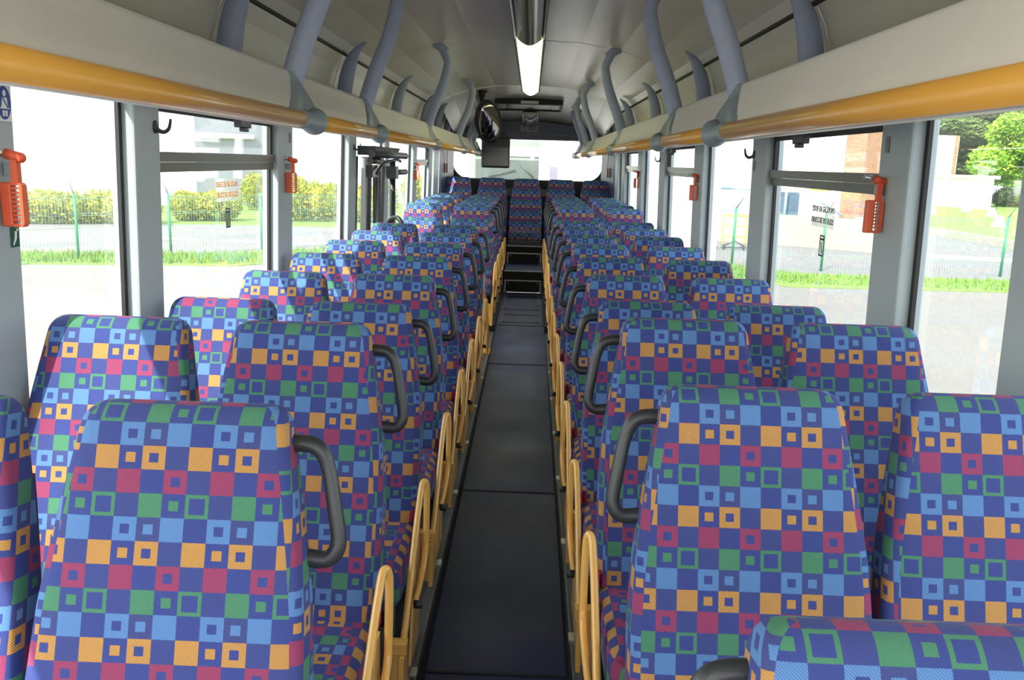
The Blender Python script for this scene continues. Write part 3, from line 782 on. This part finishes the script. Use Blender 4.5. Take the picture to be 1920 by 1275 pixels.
for s, y, z, lb in ((1, 2.8, 1.86, 'worn small sticker on the wide grey right post'), (-1, 4.5, 1.86, 'small faded sticker on the second left post'), (1, 4.44, 1.79, 'narrow pale label on the right post below the coat hook')):
    sticker('post_sticker', s, y, z, .03, .05, flat('worn_sticker', (120, 124, 126)), lb)
# emergency exit lettering on the glass
def exit_panel(s, y, z, mat_bg, mat_tx, label, k):
    o = empty('exit_lettering', (s*(WX(z)+.022), y, z), 0); tag(o, label, 'lettering')
    L = .26
    w = MB(); w.box(-.0008, .0008, -L/2, L/2, -.048, .048); w.build('film', mat_bg, o)
    # read from inside: facing -s
    rot = (R(90), 0, R(90) if s < 0 else R(-90))
    add_text('ISSUE DE SECOURS', .031, (-s*.0016, 0, .022), rot, mat_tx, o)
    add_text('ISSUE DE SECOURS', .031, (-s*.0016, 0, -.022), rot, mat_tx, o, mirror=True)
    p = empty('pictogram_label', (s*(WX(z-.12)+.022), y-.01*s, z-.12)); tag(p, label.replace('lettering', 'break-glass pictogram label below the lettering'), 'sticker')
    w = MB()
    for a in ((-.026, .026, .036, .042), (-.026, .026, -.042, -.036), (-.026, -.021, -.036, .036), (.021, .026, -.036, .036)): w.box(-.001, .001, *a)
    w.box(-.001, .001, -.02, .02, .022, .03); w.build('outline', INK, p)
    w = MB(); w.box(-.0008, .0008, -.0205, .0205, -.0355, .0215); w.build('backing', mat_bg if k else flat('label_green', (120, 190, 140)), p)
    w = MB(); w.prism([(-.014, -.03), (-.006, -.03), (.010, .016), (.002, .016)], -s*.001, -s*.002, 'x'); w.build('mark', REDP if not k else INK, p)
FILMW = glass('clear_film', tint=(.80, .80, .78, 1), ref=.3, dust=.25)
exit_panel(-1, 3.66, 1.62, FILMW, ORG, 'orange emergency exit lettering on the left opening window', 0)
exit_panel(1, 3.46, 1.60, FILMW, INK, 'dark emergency exit lettering on the right opening window', 1)

# ------------------------------------------------------------------ middle door on the left with its mechanism
d = MB(); s = -1
def pbar(w, ya, yb, z0, z1, xo=0, d=.05): w.loft([[(s*(WX(z)-xo), ya, z), (s*(WX(z)-xo+d), ya, z), (s*(WX(z)-xo+d), yb, z), (s*(WX(z)-xo), yb, z)] for z in (z0, z1)], smooth=False)
pbar(d, 6.24, 6.34, -.1, 1.78); pbar(d, 6.72, 6.80, -.1, 1.78); pbar(d, 6.82, 6.9, -.1, 1.78); pbar(d, 7.36, 7.44, -.1, 1.78)
d.box(-1.24, -1.19, 6.34, 6.72, -.1, .35); d.box(-1.24, -1.19, 6.9, 7.36, -.1, .35)
door = struct(d.build('door_1', noise_mat('door_black', (40, 42, 44), .5)))
w = MB(); w.box(-1.225, -1.22, 6.34, 6.72, .35, 1.78); w.box(-1.225, -1.22, 6.9, 7.36, .35, 1.78); w.build('door_glass', GLASS, door)
w = MB(); w.box(-1.2, -.25, 6.3, 7.4, -.38, -.3); w.build('door_well_step', RISER, door)
t = empty('door_mechanism', (-1.1, 6.8, 1.78)); tag(t, 'black door opening mechanism of arms and rods above the middle door', 'door mechanism')
w = MB(); w.prism([(-.56, .075), (.62, .075), (.42, .01), (-.56, .01)], -.09, .04, 'x'); w.build('housing', noise_mat('housing_grey', (70, 72, 72), .6), t)
w = MB(); w.tube([(.02, -.6, .02), (.06, .78, .015)], .028, 12, False); w.build('upper_arm', BLACK, t)
w = MB(); w.tube([(.03, -.45, -.12), (.02, -.1, -.05), (.04, .4, -.02), (.05, .56, -.03)], .012, 8); w.build('link_rod', BLACK, t)
w = MB(); w.tube([(.03, .26, -.03), (.03, .26, -1.5)], .026, 12, False); w.build('door_pole', BLACK, t)
w = MB(); w.tube([(.03, .2, -.12), (.06, .78, -.12)], .024, 12, False); w.box(-.01, .07, .19, .33, -.17, -.07); w.build('lower_arm', BLACK, t)
w = MB(); w.box(-.05, .0, -.45, -.25, -.15, -.06); w.tube([(0, -.55, -.03), (0, -.2, -.03)], .024, 10, False); w.build('actuator', noise_mat('actuator', (60, 60, 60), .35, metal=.5), t)
w = MB(); w.tube([(-.06, .05, -.1), (-.06, .05, -1.5)], .03, 10, False); w.build('door_shaft', BLACK, t)
w = MB(); w.tube([(-.03, .12, -1.6), (-.03, .12, -.7), (-.02, .12, -.60), (.03, .1, -.50), (.1, .06, -.47), (.15, .03, -.52)], .018, 8); t2 = w.build('door_grab_rail', BLACK); t2.location = (-1.1, 6.8, 1.78); tag(t2, 'short black bent grab rail at the middle door', 'grab rail')

# ------------------------------------------------------------------ outdoors
GZ = -.9
def ground_mat(name, a, b, sc_, rough=.9):
    t = NT(name); tc = t.node('ShaderNodeTexCoord'); n = t.node('ShaderNodeTexNoise'); n.inputs['Scale'].default_value = sc_; n.inputs['Detail'].default_value = 8
    t.t.links.new(tc.outputs['Object'], n.inputs['Vector']); n2 = t.node('ShaderNodeTexNoise'); n2.inputs['Scale'].default_value = 40; t.t.links.new(tc.outputs['Object'], n2.inputs['Vector'])
    f = t.math('MULTIPLY_ADD', n2.outputs['Fac'], .4, t.math('MULTIPLY', n.outputs['Fac'], .6)); t.bsdf(t.mix(f, lin(a), lin(b)), rough); return t.m
ASPH = ground_mat('asphalt', (98, 96, 91), (120, 118, 111), .6); ROAD = ground_mat('road_asphalt', (100, 99, 98), (118, 117, 114), .5)
GRASS = ground_mat('lawn_green', (86, 120, 36), (118, 150, 56), 1.2)
WALLW = noise_mat('white_render', (236, 235, 230), .8, amt=.02); CONC = noise_mat('stained_concrete', (150, 147, 132), .9, amt=.18, scale=.8)
w = MB(); w.box(-80, 80, -20, 130, GZ-.3, GZ); g = struct(w.build('ground', ASPH))
def patch(pts, mat, name, z=.012):
    w = MB(); w.prism(pts, GZ, GZ+z, 'z'); o = w.build(name, mat, g); return o
patch([(-30, 12.5), (-12.8, 21.9), (-7.9, 23.1), (-5.2, 25.3), (3.5, 26.2), (6.4, 23.2), (7.2, 22.6), (30, 22.6), (30, 20.4), (11, 20.2), (6.2, 19.9), (3.3, 24), (-4.6, 23.3), (-7.0, 20.5), (-11.6, 19.6), (-30, 9.5)], GRASS, 'grass_verge', .02)
patch([(-46, 13), (-12.9, 22.0), (-8, 23.2), (-5.2, 25.4), (0, 26.3), (0, 34), (-7.1, 32.9), (-12.2, 32.4), (-18, 30), (-46, 23)], ROAD, 'road_surface', .014)
patch([(-46, 23.1), (-18, 30.1), (-12.2, 32.5), (-7.1, 33), (-2, 33.5), (-2, 60), (-46, 60)], GRASS, 'lawn', .018)
patch([(2, 27), (7.2, 22.7), (30, 22.7), (30, 29.8), (17.2, 29.8), (18.1, 34), (18.3, 38.5), (17.8, 42.5), (17.4, 48), (9, 48), (2, 40)], ROAD, 'road_surface', .014)
LWN = MB(); LWN.prism([(18.2, 29), (18.6, 34), (18.65, 38.3), (18.1, 42.2), (17.5, 60), (20, 110), (78, 110), (78, 29)], GZ, GZ+.2, 'z'); LWN.build('lawn_right', GRASS, g)
def seg_wall(w, pts, th, z0, z1):
    n_ = []
    for i, p in enumerate(pts):
        a_ = Vector(pts[max(i-1, 0)]); b_ = Vector(pts[min(i+1, len(pts)-1)]); d = (b_-a_).normalized(); n_.append(Vector((-d.y, d.x))*th/2)
    w.loft([[(p[0]-q.x, p[1]-q.y, z0), (p[0]+q.x, p[1]+q.y, z0), (p[0]+q.x, p[1]+q.y, z1), (p[0]-q.x, p[1]-q.y, z1)] for p, q in zip(pts, n_)], smooth=False)
w = MB(); seg_wall(w, [(18.1, 29), (18.5, 34), (18.55, 38.3), (18.0, 42.2), (17.4, 60), (20, 110)], .25, GZ, GZ+.32); w.build('lawn_kerb', CONC, g)
patch([(-13.2, 26.6), (-10.2, 26.2), (-10.2, 26.6), (-13.2, 27.1)], WHT, 'road_marking', .02); patch([(-9.4, 26.2), (-6.2, 26.4), (-6.2, 26.7), (-9.4, 26.6)], WHT, 'road_marking', .02)
patch([(13.2, 28.2), (17.2, 27.2), (17.0, 28.4), (13.6, 29.6)], WHT, 'road_marking', .02)
# tufts of grass along the verge
def tufts(name, pts, n, hmax, label, mat):
    w = MB(); rr = random.Random(5)
    segs = list(zip(pts, pts[1:]))
    for i in range(n):
        (x0, y0), (x1, y1) = segs[rr.randrange(len(segs))]; t_ = rr.random(); x = x0+(x1-x0)*t_+rr.uniform(-.9, .9); y = y0+(y1-y0)*t_+rr.uniform(-1.0, .9)
        h = rr.uniform(.05, hmax); a = rr.uniform(0, PI); dx, dy = .02*math.cos(a), .02*math.sin(a); lx, ly = rr.uniform(-.08, .08), rr.uniform(-.08, .08)
        b = len(w.v); w.v += [(x-dx, y-dy, GZ+.015), (x+dx, y+dy, GZ+.015), (x+lx, y+ly, GZ+h)]; w.face((b, b+1, b+2))
    o = w.build(name, mat); tag(o, label, 'grass', kind='stuff'); return o
GBL = noise_mat('grass_blades', (104, 140, 46), .8, amt=.3, scale=3)
tufts('verge_grass', [(-22, 16.3), (-12, 20.7), (-7.2, 21.8), (-4.9, 24.3)], 9000, .22, 'tall unmown grass along the left fence foot', GBL)
tufts('verge_grass', [(3.4, 25), (6.4, 21.4), (30, 21.4)], 9000, .2, 'tall unmown grass along the right fence foot', GBL)
# mesh fence: posts with cranked tops, wire panels between them
FG = noise_mat('fence_green', (40, 128, 92), .5); FGW = noise_mat('fence_wire', (120, 158, 138), .5)
def fence_post(x, y, dx, dy, label, h=1.62):
    t = empty('fence_post', (x, y, GZ)); tag(t, label, 'fence post', 'green fence posts with cranked tops')
    w = MB(); w.tube([(0, 0, 0), (0, 0, h)], .035, 10, False); w.build('upright', FG, t)
    w = MB(); w.tube([(0, 0, h-.01), (dx, dy, h+.28)], [.02, .012], 8, False); w.build('cranked_tip', noise_mat('tip_dark', (50, 70, 62), .6), t)
def fence_panel(a, b, label, h=1.55):
    t = MB(); L = math.hypot(b[0]-a[0], b[1]-a[1]); n = int(L/.075)
    ux, uy = (b[0]-a[0])/L, (b[1]-a[1])/L
    def bar(x0, y0, z0, x1, y1, z1, r):
        t.tube([(x0-a[0], y0-a[1], z0), (x1-a[0], y1-a[1], z1)], r, 4, False)
    for i in range(1, n): x, y = a[0]+ux*L*i/n, a[1]+uy*L*i/n; bar(x, y, .05, x, y, h, .0028)
    e = .04
    for z in (.05, .4, .45, .8, 1.1, 1.15, 1.5, 1.55): bar(a[0]+ux*e, a[1]+uy*e, z, b[0]-ux*e, b[1]-uy*e, z, .005)
    o = t.build('wire_fence', FGW); o.location = (a[0], a[1], GZ); tag(o, label, 'fence', 'welded wire fence panels'); return o
FL = [(-17.9, 12.6), (-15.6, 15.2), (-13.2, 17.8), (-10.86, 20.45), (-9.3, 22.13), (-7.52, 24.08), (-5.7, 26.0), (-3.7, 27.6)]
FR = [(3.45, 25.6), (5.73, 23.9), (8.03, 23.35), (10.45, 23.35), (12.9, 23.4), (15.3, 23.4), (17.7, 23.4)]
nm = lambda i: ORD[i]
for i, (x, y) in enumerate(FL): fence_post(x, y, -.16, .1, 'green wire-fence post outside the left windows, %s along the left fence' % ORD[i])
for i, (x, y) in enumerate(FR): fence_post(x, y, .2, .05, 'green wire-fence post outside the right windows, %s along the right fence from the rear' % ORD[i])
for i, (a, b) in enumerate(zip(FL, FL[1:])): fence_panel(a, b, 'green wire fence panel outside the left windows, %s along from the front' % ORD[i])
for i, (a, b) in enumerate(zip(FR, FR[1:])): fence_panel(a, b, 'green wire fence panel outside the right windows, %s along from the rear' % ORD[i])
# foliage
def leaf_mat(name, a, b, c):
    t = NT(name); tc = t.node('ShaderNodeTexCoord'); n = t.node('ShaderNodeTexNoise'); n.inputs['Scale'].default_value = 2.2; n.inputs['Detail'].default_value = 4; t.t.links.new(tc.outputs['Object'], n.inputs['Vector'])
    n2 = t.node('ShaderNodeTexWhiteNoise'); n2.noise_dimensions = '3D'
    geo = t.node('ShaderNodeNewGeometry'); 
    rn = geo.outputs['Random Per Island']
    c1 = t.mix(n.outputs['Fac'], lin(a), lin(b)); c2 = t.mix(t.math('GREATER_THAN', rn, .7), c1, lin(c))
    bs = t.bsdf(c2, .6); tl = t.node('ShaderNodeBsdfTranslucent'); t.t.links.new(c2, tl.inputs[0]); mx = t.node('ShaderNodeMixShader'); mx.inputs[0].default_value = .35
    t.t.links.new(bs.outputs[0], mx.inputs[1]); t.t.links.new(tl.outputs[0], mx.inputs[2]); t.t.links.new(mx.outputs[0], t.out.inputs[0]); return t.m
LY = leaf_mat('hedge_leaves', (96, 128, 32), (156, 158, 44), (190, 182, 60)); LG = leaf_mat('tree_leaves_bright', (90, 140, 30), (150, 190, 50), (190, 215, 70)); LD = leaf_mat('conifer_needles', (60, 84, 40), (96, 120, 56), (120, 140, 70)); LK = leaf_mat('dark_hedge', (30, 50, 28), (50, 74, 36), (70, 90, 44))
BARK = noise_mat('bark', (96, 80, 64), .9)
def leaves(w, blobs, n, sz, rr, flatz=1):
    tot = sum(b[3]*b[4]*b[5] for b in blobs)
    for (cx, cy, cz, rx, ry, rz) in blobs:
        for i in range(int(n*rx*ry*rz/tot)):
            while True:
                p = Vector((rr.gauss(0, 1), rr.gauss(0, 1), rr.gauss(0, 1)))
                if p.length > .1: break
            p = p.normalized()*(.6+.42*rr.random()); c = Vector((cx+p.x*rx, cy+p.y*ry, max(.02, cz+p.z*rz)))
            a = Vector((rr.gauss(0, 1), rr.gauss(0, 1), rr.gauss(0, 1)*flatz)).normalized(); b_ = a.orthogonal().normalized()
            s1 = sz*rr.uniform(.6, 1.3); k = len(w.v); w.v += [tuple(c-a*s1), tuple(c+b_*s1*.5), tuple(c+a*s1), tuple(c-b_*s1*.5)]; w.face((k, k+1, k+2, k+3))
def core(w, blobs):
    for b in blobs: w.ell(b[:3], b[3]*.72, b[4]*.72, b[5]*.72, 14, 8)
def bush(name, x, y, blobs, n, sz, mat, label, cat, group=None, trunk=None, flatz=1, seed=1):
    t = empty(name, (x, y, GZ)); tag(t, label, cat, group); w = MB(); rr = random.Random(seed); leaves(w, blobs, n, sz, rr, flatz); core(w, blobs); w.build('foliage', mat, t)
    w = MB(); 
    for p in (trunk or [[(0, 0, 0), (0, 0, .5)]]): w.tube(p, [.12*(1 if trunk else .4)]+[.06]*(len(p)-1), 8, False)
    w.build('trunk' if trunk else 'stem', BARK, t); return t
def hedge_blobs(L, h, d, ang, rr):
    out = []; n = int(L/.55)
    for i in range(n):
        u = -L/2+L*(i+.5)/n; out.append((u*math.cos(ang)+rr.uniform(-.1, .1), u*math.sin(ang)+rr.uniform(-.2, .2), h*.5*rr.uniform(.9, 1.05), .62, d, h*.52*rr.uniform(.92, 1.06)))
    return out
rr = random.Random(11)
for i, (x, y, L, h, lb) in enumerate([(-18.6, 30.0, 2.9, 1.25, 'long yellow-green clipped hedge seen through the first left window'), (-15.6, 31.4, 3.4, 1.25, 'yellow-green hedge section beside the first grey left post'), (-12.9, 34.2, 2.2, 1.2, 'rounded yellow-green bush below the orange exit lettering'), (-12.4, 42.2, 2.6, 1.75, 'taller yellow-green bush right of the grey cladding'), (-10.2, 46.5, 3.2, 1.3, 'green bush seen past the second left hammer'), (-5.6, 50.5, 3.2, 1.8, 'yellow-green bush behind the middle door')]):
    bush('garden_shrub', x, y, hedge_blobs(L, h, .8, .35, rr), 5200, .075, LY, lb, 'bush', 'shrubs beyond the left fence', seed=i)
bush('garden_shrub', -8.0, 36, hedge_blobs(4.5, 1.7, .8, .35, rr), 7000, .075, LY, 'yellow-green bush seen through the rear left window', 'bush', 'shrubs beyond the left fence', seed=20)
# white hall and grey clad block on the left
t = MB(); t.prism([(-34, 32), (-17.3, 44.3), (-17.9, 45.2), (-34.5, 33)], 0, 7, 'z'); o = t.build('white_hall', WALLW); o.location = (0, 0, GZ); tag(o, 'tall white rendered hall beyond the left hedge', 'building')
t = empty('grey_clad_block', (-15.1, 45.6, GZ)); tag(t, 'grey clad block with white pipes beside the white hall', 'building')
w = MB(); w.prism([(-2.1, -1.2), (2.1, 1.35), (1.6, 3), (-2.7, .5)], 0, 6.5, 'z'); w.build('cladding', noise_mat('cladding_grey', (120, 124, 132), .7, amt=.1, scale=.8), t)
w = MB(); w.prism([(1.0, .55), (1.5, .85), (1.4, 1.0), (.9, .7)], .5, 6.4, 'z'); w.build('downpipe', noise_mat('dark_grey_pipe', (90, 92, 100), .6), t)
w = MB(); w.tube([(-1.9, -1.25, 3.55), (.5, .2, 3.55)], .13, 10, False); w.build('roof_pipe', WHITEP, t)
t = MB(); t.prism([(-11.3, 49), (-5, 56), (-5.6, 57), (-12.0, 50)], 0, 6, 'z'); o = t.build('white_annex', WALLW); o.location = (0, 0, GZ); tag(o, 'white wall behind the bushes near the middle door', 'building')
# right: white factory with brick pillar, door, concrete wall
t = empty('white_factory', (12, 50, GZ)); tag(t, 'long white factory building outside the right windows', 'building')
w = MB(); w.prism([(-2.9, -.8), (5.6, -1.4), (5.8, 3), (-2.9, 3.2)], 0, 9, 'z'); w.build('facade', WALLW, t)
w = MB(); w.prism([(-7.5, -8.5), (-3.1, -9.2), (-2.8, -1), (-7, 0)], 0, 6, 'z'); w.build('side_wing', WALLW, t)
w = MB(); w.box(2.0, 3.05, -1.35, -1.2, .15, 1.5); w.build('dark_door', noise_mat('louvre_door', (70, 90, 110), .6), t)
for z in (1.4,): 
    w = MB(); w.tube([(-2.8, -1.2, z+.2), (2.0, -1.6, z+.2)], .05, 8, False); w.build('blue_pipe', noise_mat('blue_pipe', (140, 185, 215), .5), t)
w = MB(); w.tube([(2.2, -1.75, 0), (2.2, -1.75, 1.7)], .07, 8, False); w.tube([(3.0, -1.7, 1.65), (5.4, -1.75, .3)], .05, 8, False); w.build('blue_pipe', noise_mat('blue_pipe2', (140, 185, 215), .5), t)
w = MB(); w.box(-.9, .1, -1.2, -1.0, 2.6, 4.0); w.build('window', noise_mat('factory_window', (150, 156, 150), .4), t)
w = MB(); w.box(3.6, 4.6, -1.6, -1.5, 1.62, 1.85); w.build('yellow_sign', flat('yellow_sign', (240, 205, 70)), t)
def brick_mat():
    t = NT('red_brick'); tc = t.node('ShaderNodeTexCoord'); mp = t.node('ShaderNodeMapping'); t.t.links.new(tc.outputs['Object'], mp.inputs[0]); mp.inputs['Rotation'].default_value = (R(90), 0, 0)
    b = t.node('ShaderNodeTexBrick'); t.t.links.new(mp.outputs[0], b.inputs['Vector']); b.inputs['Scale'].default_value = 4.5
    b.inputs['Color1'].default_value = lin((140, 84, 60)); b.inputs['Color2'].default_value = lin((172, 118, 84)); b.inputs['Mortar'].default_value = lin((170, 150, 130)); t.bsdf(b.outputs[0], .9); return t.m
w = MB(); w.prism([(-.9, .9), (-.3, -1.3), (1.5, .3), (1.3, 2)], 0, 9.5, 'z'); o = w.build('brick_pillar', brick_mat()); o.location = (18.1, 48.2, GZ); tag(o, 'tall red brick pillar against the white factory', 'pillar')
w = MB(); seg_wall(w, [(-2.6, 2.2), (.4, 0), (2.7, -1.4), (4.8, -2.4), (6.9, -4.0), (7.3, -4.3)], .25, 0, 1.1); o = w.build('concrete_wall', CONC); o.location = (5.0, 33.4, GZ)
o.data.vertices  # low wall
tag(o, 'low stained concrete wall beyond the right fence', 'wall')
t = empty('dark_shed', (3.2, 42, GZ)); tag(t, 'dark grey shed seen through the far right windows', 'building')
w = MB(); w.box(-3.2, 1.1, 0, 3, 0, 2.9); w.build('shed_wall', noise_mat('shed_grey', (110, 120, 128), .7), t)
w = MB(); w.tube([(-2.5, -.1, 0), (1, -.1, 2.6)], .05, 6, False); w.tube([(0, -.12, 0), (0, -.12, 2.8)], .05, 6, False); w.build('bracing', METALD, t)
w = MB(); w.box(-3.3, 1.2, -.1, 3.1, 2.9, 3.05); w.build('roof_edge', WHITEP, t)
# skip and trolleys
t = empty('white_skip', (18.6, 43.5, GZ)); tag(t, 'white skip with pale green cover beside the brick pillar', 'container')
w = MB(); w.prism([(-.9, .2), (.9, .2), (1.25, 1.2), (-1.25, 1.2)], -.6, .6, 'y'); w.build('tub', WHITEP, t); w = MB(); w.prism([(-1.25, 1.21), (1.25, 1.21), (.9, 1.75), (-.4, 1.8)], -.6, .6, 'y'); w.build('cover', flat('mint_cover', (170, 215, 200)), t)
YT = flat('trolley_yellow', (232, 205, 90))
for i, (x, y, a) in enumerate([(5.95, 28.6, .2), (7.0, 28.9, -.1)]):
    t = empty('yellow_trolley', (x, y, GZ), a); tag(t, ['left yellow tubular rack trolley by the concrete wall', 'right yellow tubular rack trolley by the concrete wall'][i], 'trolley', 'yellow tubular trolleys by the concrete wall')
    w = MB()
    for sx in (-.45, .3): w.tube([(sx, 0, .05), (sx, 0, 1.15)], .03, 8, False)
    for z in (.45, .8, 1.15): w.tube([(-.45, 0, z), (.3, 0, z)], .02 if z < 1 else .035, 8, False)
    w.build('frame', YT, t)
    w = MB(); w.tube([(-.45, 0, .12), (-.1, -.5, .35), (.3, 0, .12)], .03, 8, False); w.tube([(-.5, -.1, .1), (.35, -.1, .1)], .03, 8, False); w.build('base', METALD, t)
    for sx in (-.4, .25):
        w = MB(); w.tube([(sx-.02, -.1, .09), (sx+.02, -.1, .09)], .09, 14, False); w.build('wheel', BLACK, t)
# small white lodge, tall white wall, bollards, trees, hedge
t = empty('white_lodge', (33.8, 71, GZ)); tag(t, 'small flat-roofed white lodge on the lawn', 'building')
w = MB(); w.prism([(-.7, 3.9), (1.1, -4.8), (4.8, 2.2), (3.0, 11)], .2, 2.5, 'z'); w.build('walls', WALLW, t)
w = MB(); w.prism([(-1.1, 4.0), (1.15, -5.5), (5.3, 2.2), (3.1, 11.6)], 2.5, 2.75, 'z'); w.build('roof_slab', noise_mat('slab', (206, 202, 192), .8), t)
t = empty('white_office', (36, 92, GZ)); tag(t, 'taller white building behind the lodge with a roof railing', 'building')
w = MB(); w.prism([(-12, 0), (8.9, 1.5), (12.2, 8), (-12, 8)], .2, 6.8, 'z'); w.build('walls', WALLW, t)
w = MB()
for z in (7.2, 7.9): w.tube([(-8, .3, z), (4.5, 1.2, z)], .09, 6, False)
for k in range(6): w.tube([(-8+2.5*k, .3+.18*k, 6.7), (-8+2.5*k, .3+.18*k, 7.9)], .09, 6, False)
w.build('roof_railing', WHITEP, t)
w = MB(); w.box(8.6, 8.9, 1.25, 1.5, .2, 6.8); w.build('brick_edge', brick_mat(), t)
for i, (x, y, lb) in enumerate([(25.7, 55.7, 'white tapered bollard at the left of the lawn'), (29.3, 55.3, 'white tapered bollard near the lodge corner'), (23.9, 44.3, 'largest white tapered bollard at the front of the lawn'), (31, 62, 'white tapered bollard in front of the lodge wall')]):
    t = MB(); t.loft([[(r*a, r*b, z) for a, b in ((-1, -1), (1, -1), (1, 1), (-1, 1))] for r, z in ((.26, .2), (.24, .25), (.12, .72), (.09, .76))], smooth=False); o = t.build('lawn_bollard', WALLW, None); o.location = (x, y, GZ); tag(o, lb, 'bollard', 'white bollards on the lawn')
def tree(x, y, h, r, n, mat, label, seed, flat_=False, sz=.2):
    rr = random.Random(seed); bl = []
    for i in range(16 if not flat_ else 14):
        z = h*(.22+.75*(i/15)); k = (1-.55*abs(i/15-.35)*1.6); a = rr.uniform(0, 6.3); d_ = r*.55*k*rr.random()**.5
        bl.append((d_*math.cos(a), d_*math.sin(a), z, r*.55*k, r*.55*k, r*(.16 if flat_ else .32)))
    return bush('leafy_tree' if not flat_ else 'cedar_tree', x, y, bl, n, sz, mat, label, 'tree', 'trees beyond the lawn', [[(0, 0, 0), (0, 0, h*.8)]], .35 if flat_ else 1, seed)
tree(55, 111, 16.5, 8.0, 40000, LD, 'dark cedar with flat layers of foliage behind the lodge', 31, True, .28)
tree(44.2, 81, 12.8, 4.9, 26000, LG, 'bright green leafy tree at the far right window edge', 32)
tree(76, 137, 21, 9, 20000, LG, 'bright green tree crown rising behind the cedar', 33, False, .3)
tree(60, 133, 19, 8, 18000, LG, 'pale green tree behind the roof railing', 34, False, .3)
bush('clipped_hedge', 43.0, 73.6, hedge_blobs(7, 1.9, .9, -.3, random.Random(4)), 9000, .1, LK, 'dark clipped hedge right of the white lodge', 'hedge', seed=9)
# another coach and a white wall seen through the rear window
t = empty('parked_coach', (-.1, 19.5, GZ)); tag(t, 'pale coach front parked close behind the rear window', 'coach')
w = MB(); w.box(-1.25, 1.25, 0, 6, .35, 3.3); w.build('body', noise_mat('coach_paint', (104, 112, 104), .5), t, bevel=.15)
w = MB(); w.box(-1.1, 1.1, -.02, -.001, 1.3, 2.72); w.build('windscreen', noise_mat('windscreen', (66, 76, 72), .1), t)
w = MB(); w.box(-1.1, 1.1, -.03, -.001, 2.80, 3.02); w.build('destination_blind', noise_mat('blind', (130, 136, 130), .3), t)
w = MB(); w.tube([(-.8, -.05, 2.35), (-.2, -.05, 2.5)], .015, 6, False); w.tube([(-.1, -.05, 2.62), (.2, -.05, 2.35)], .015, 6, False); w.build('wiper', BLACK, t)
w = MB(); w.box(1.3, 1.5, -.2, -.05, 1.9, 2.3); w.tube([(1.2, 0, 2.6), (1.4, -.12, 2.3)], .03, 8, False); w.build('wing_mirror', BLACK, t)
w = MB(); w.box(-1.24, 1.24, -.015, 0, .5, .7); w.build('bumper', noise_mat('bumper', (120, 120, 120), .5), t)
for sx in (-1, 1):
    w = MB(); w.tube([(sx*1.05-.15, 1.2, .45), (sx*1.05+.15, 1.2, .45)], .45, 20, False); w.build('wheel', BLACK, t)

t = empty('white_van', (1.8, 13.9, GZ)); tag(t, 'bright white box van filling the right of the rear window view', 'van')
w = MB(); w.box(-1.58, 1.3, 0, 5.3, .5, 3.6); w.build('box_body', WALLW, t, bevel=.05)
w = MB(); w.box(-1.45, -1.33, -.04, -.001, 2.25, 2.62); w.build('tail_lamp', noise_mat('tail_lamp', (120, 116, 130), .3), t)
w = MB(); w.box(-1.3, 1.1, -.1, 0, .42, .5); w.build('bumper', GASK, t)
for sx in (-1, 1):
    w = MB(); w.tube([(sx*1.0-.15, 1.2, .45), (sx*1.0+.15, 1.2, .45)], .45, 20, False); w.build('wheel', BLACK, t)
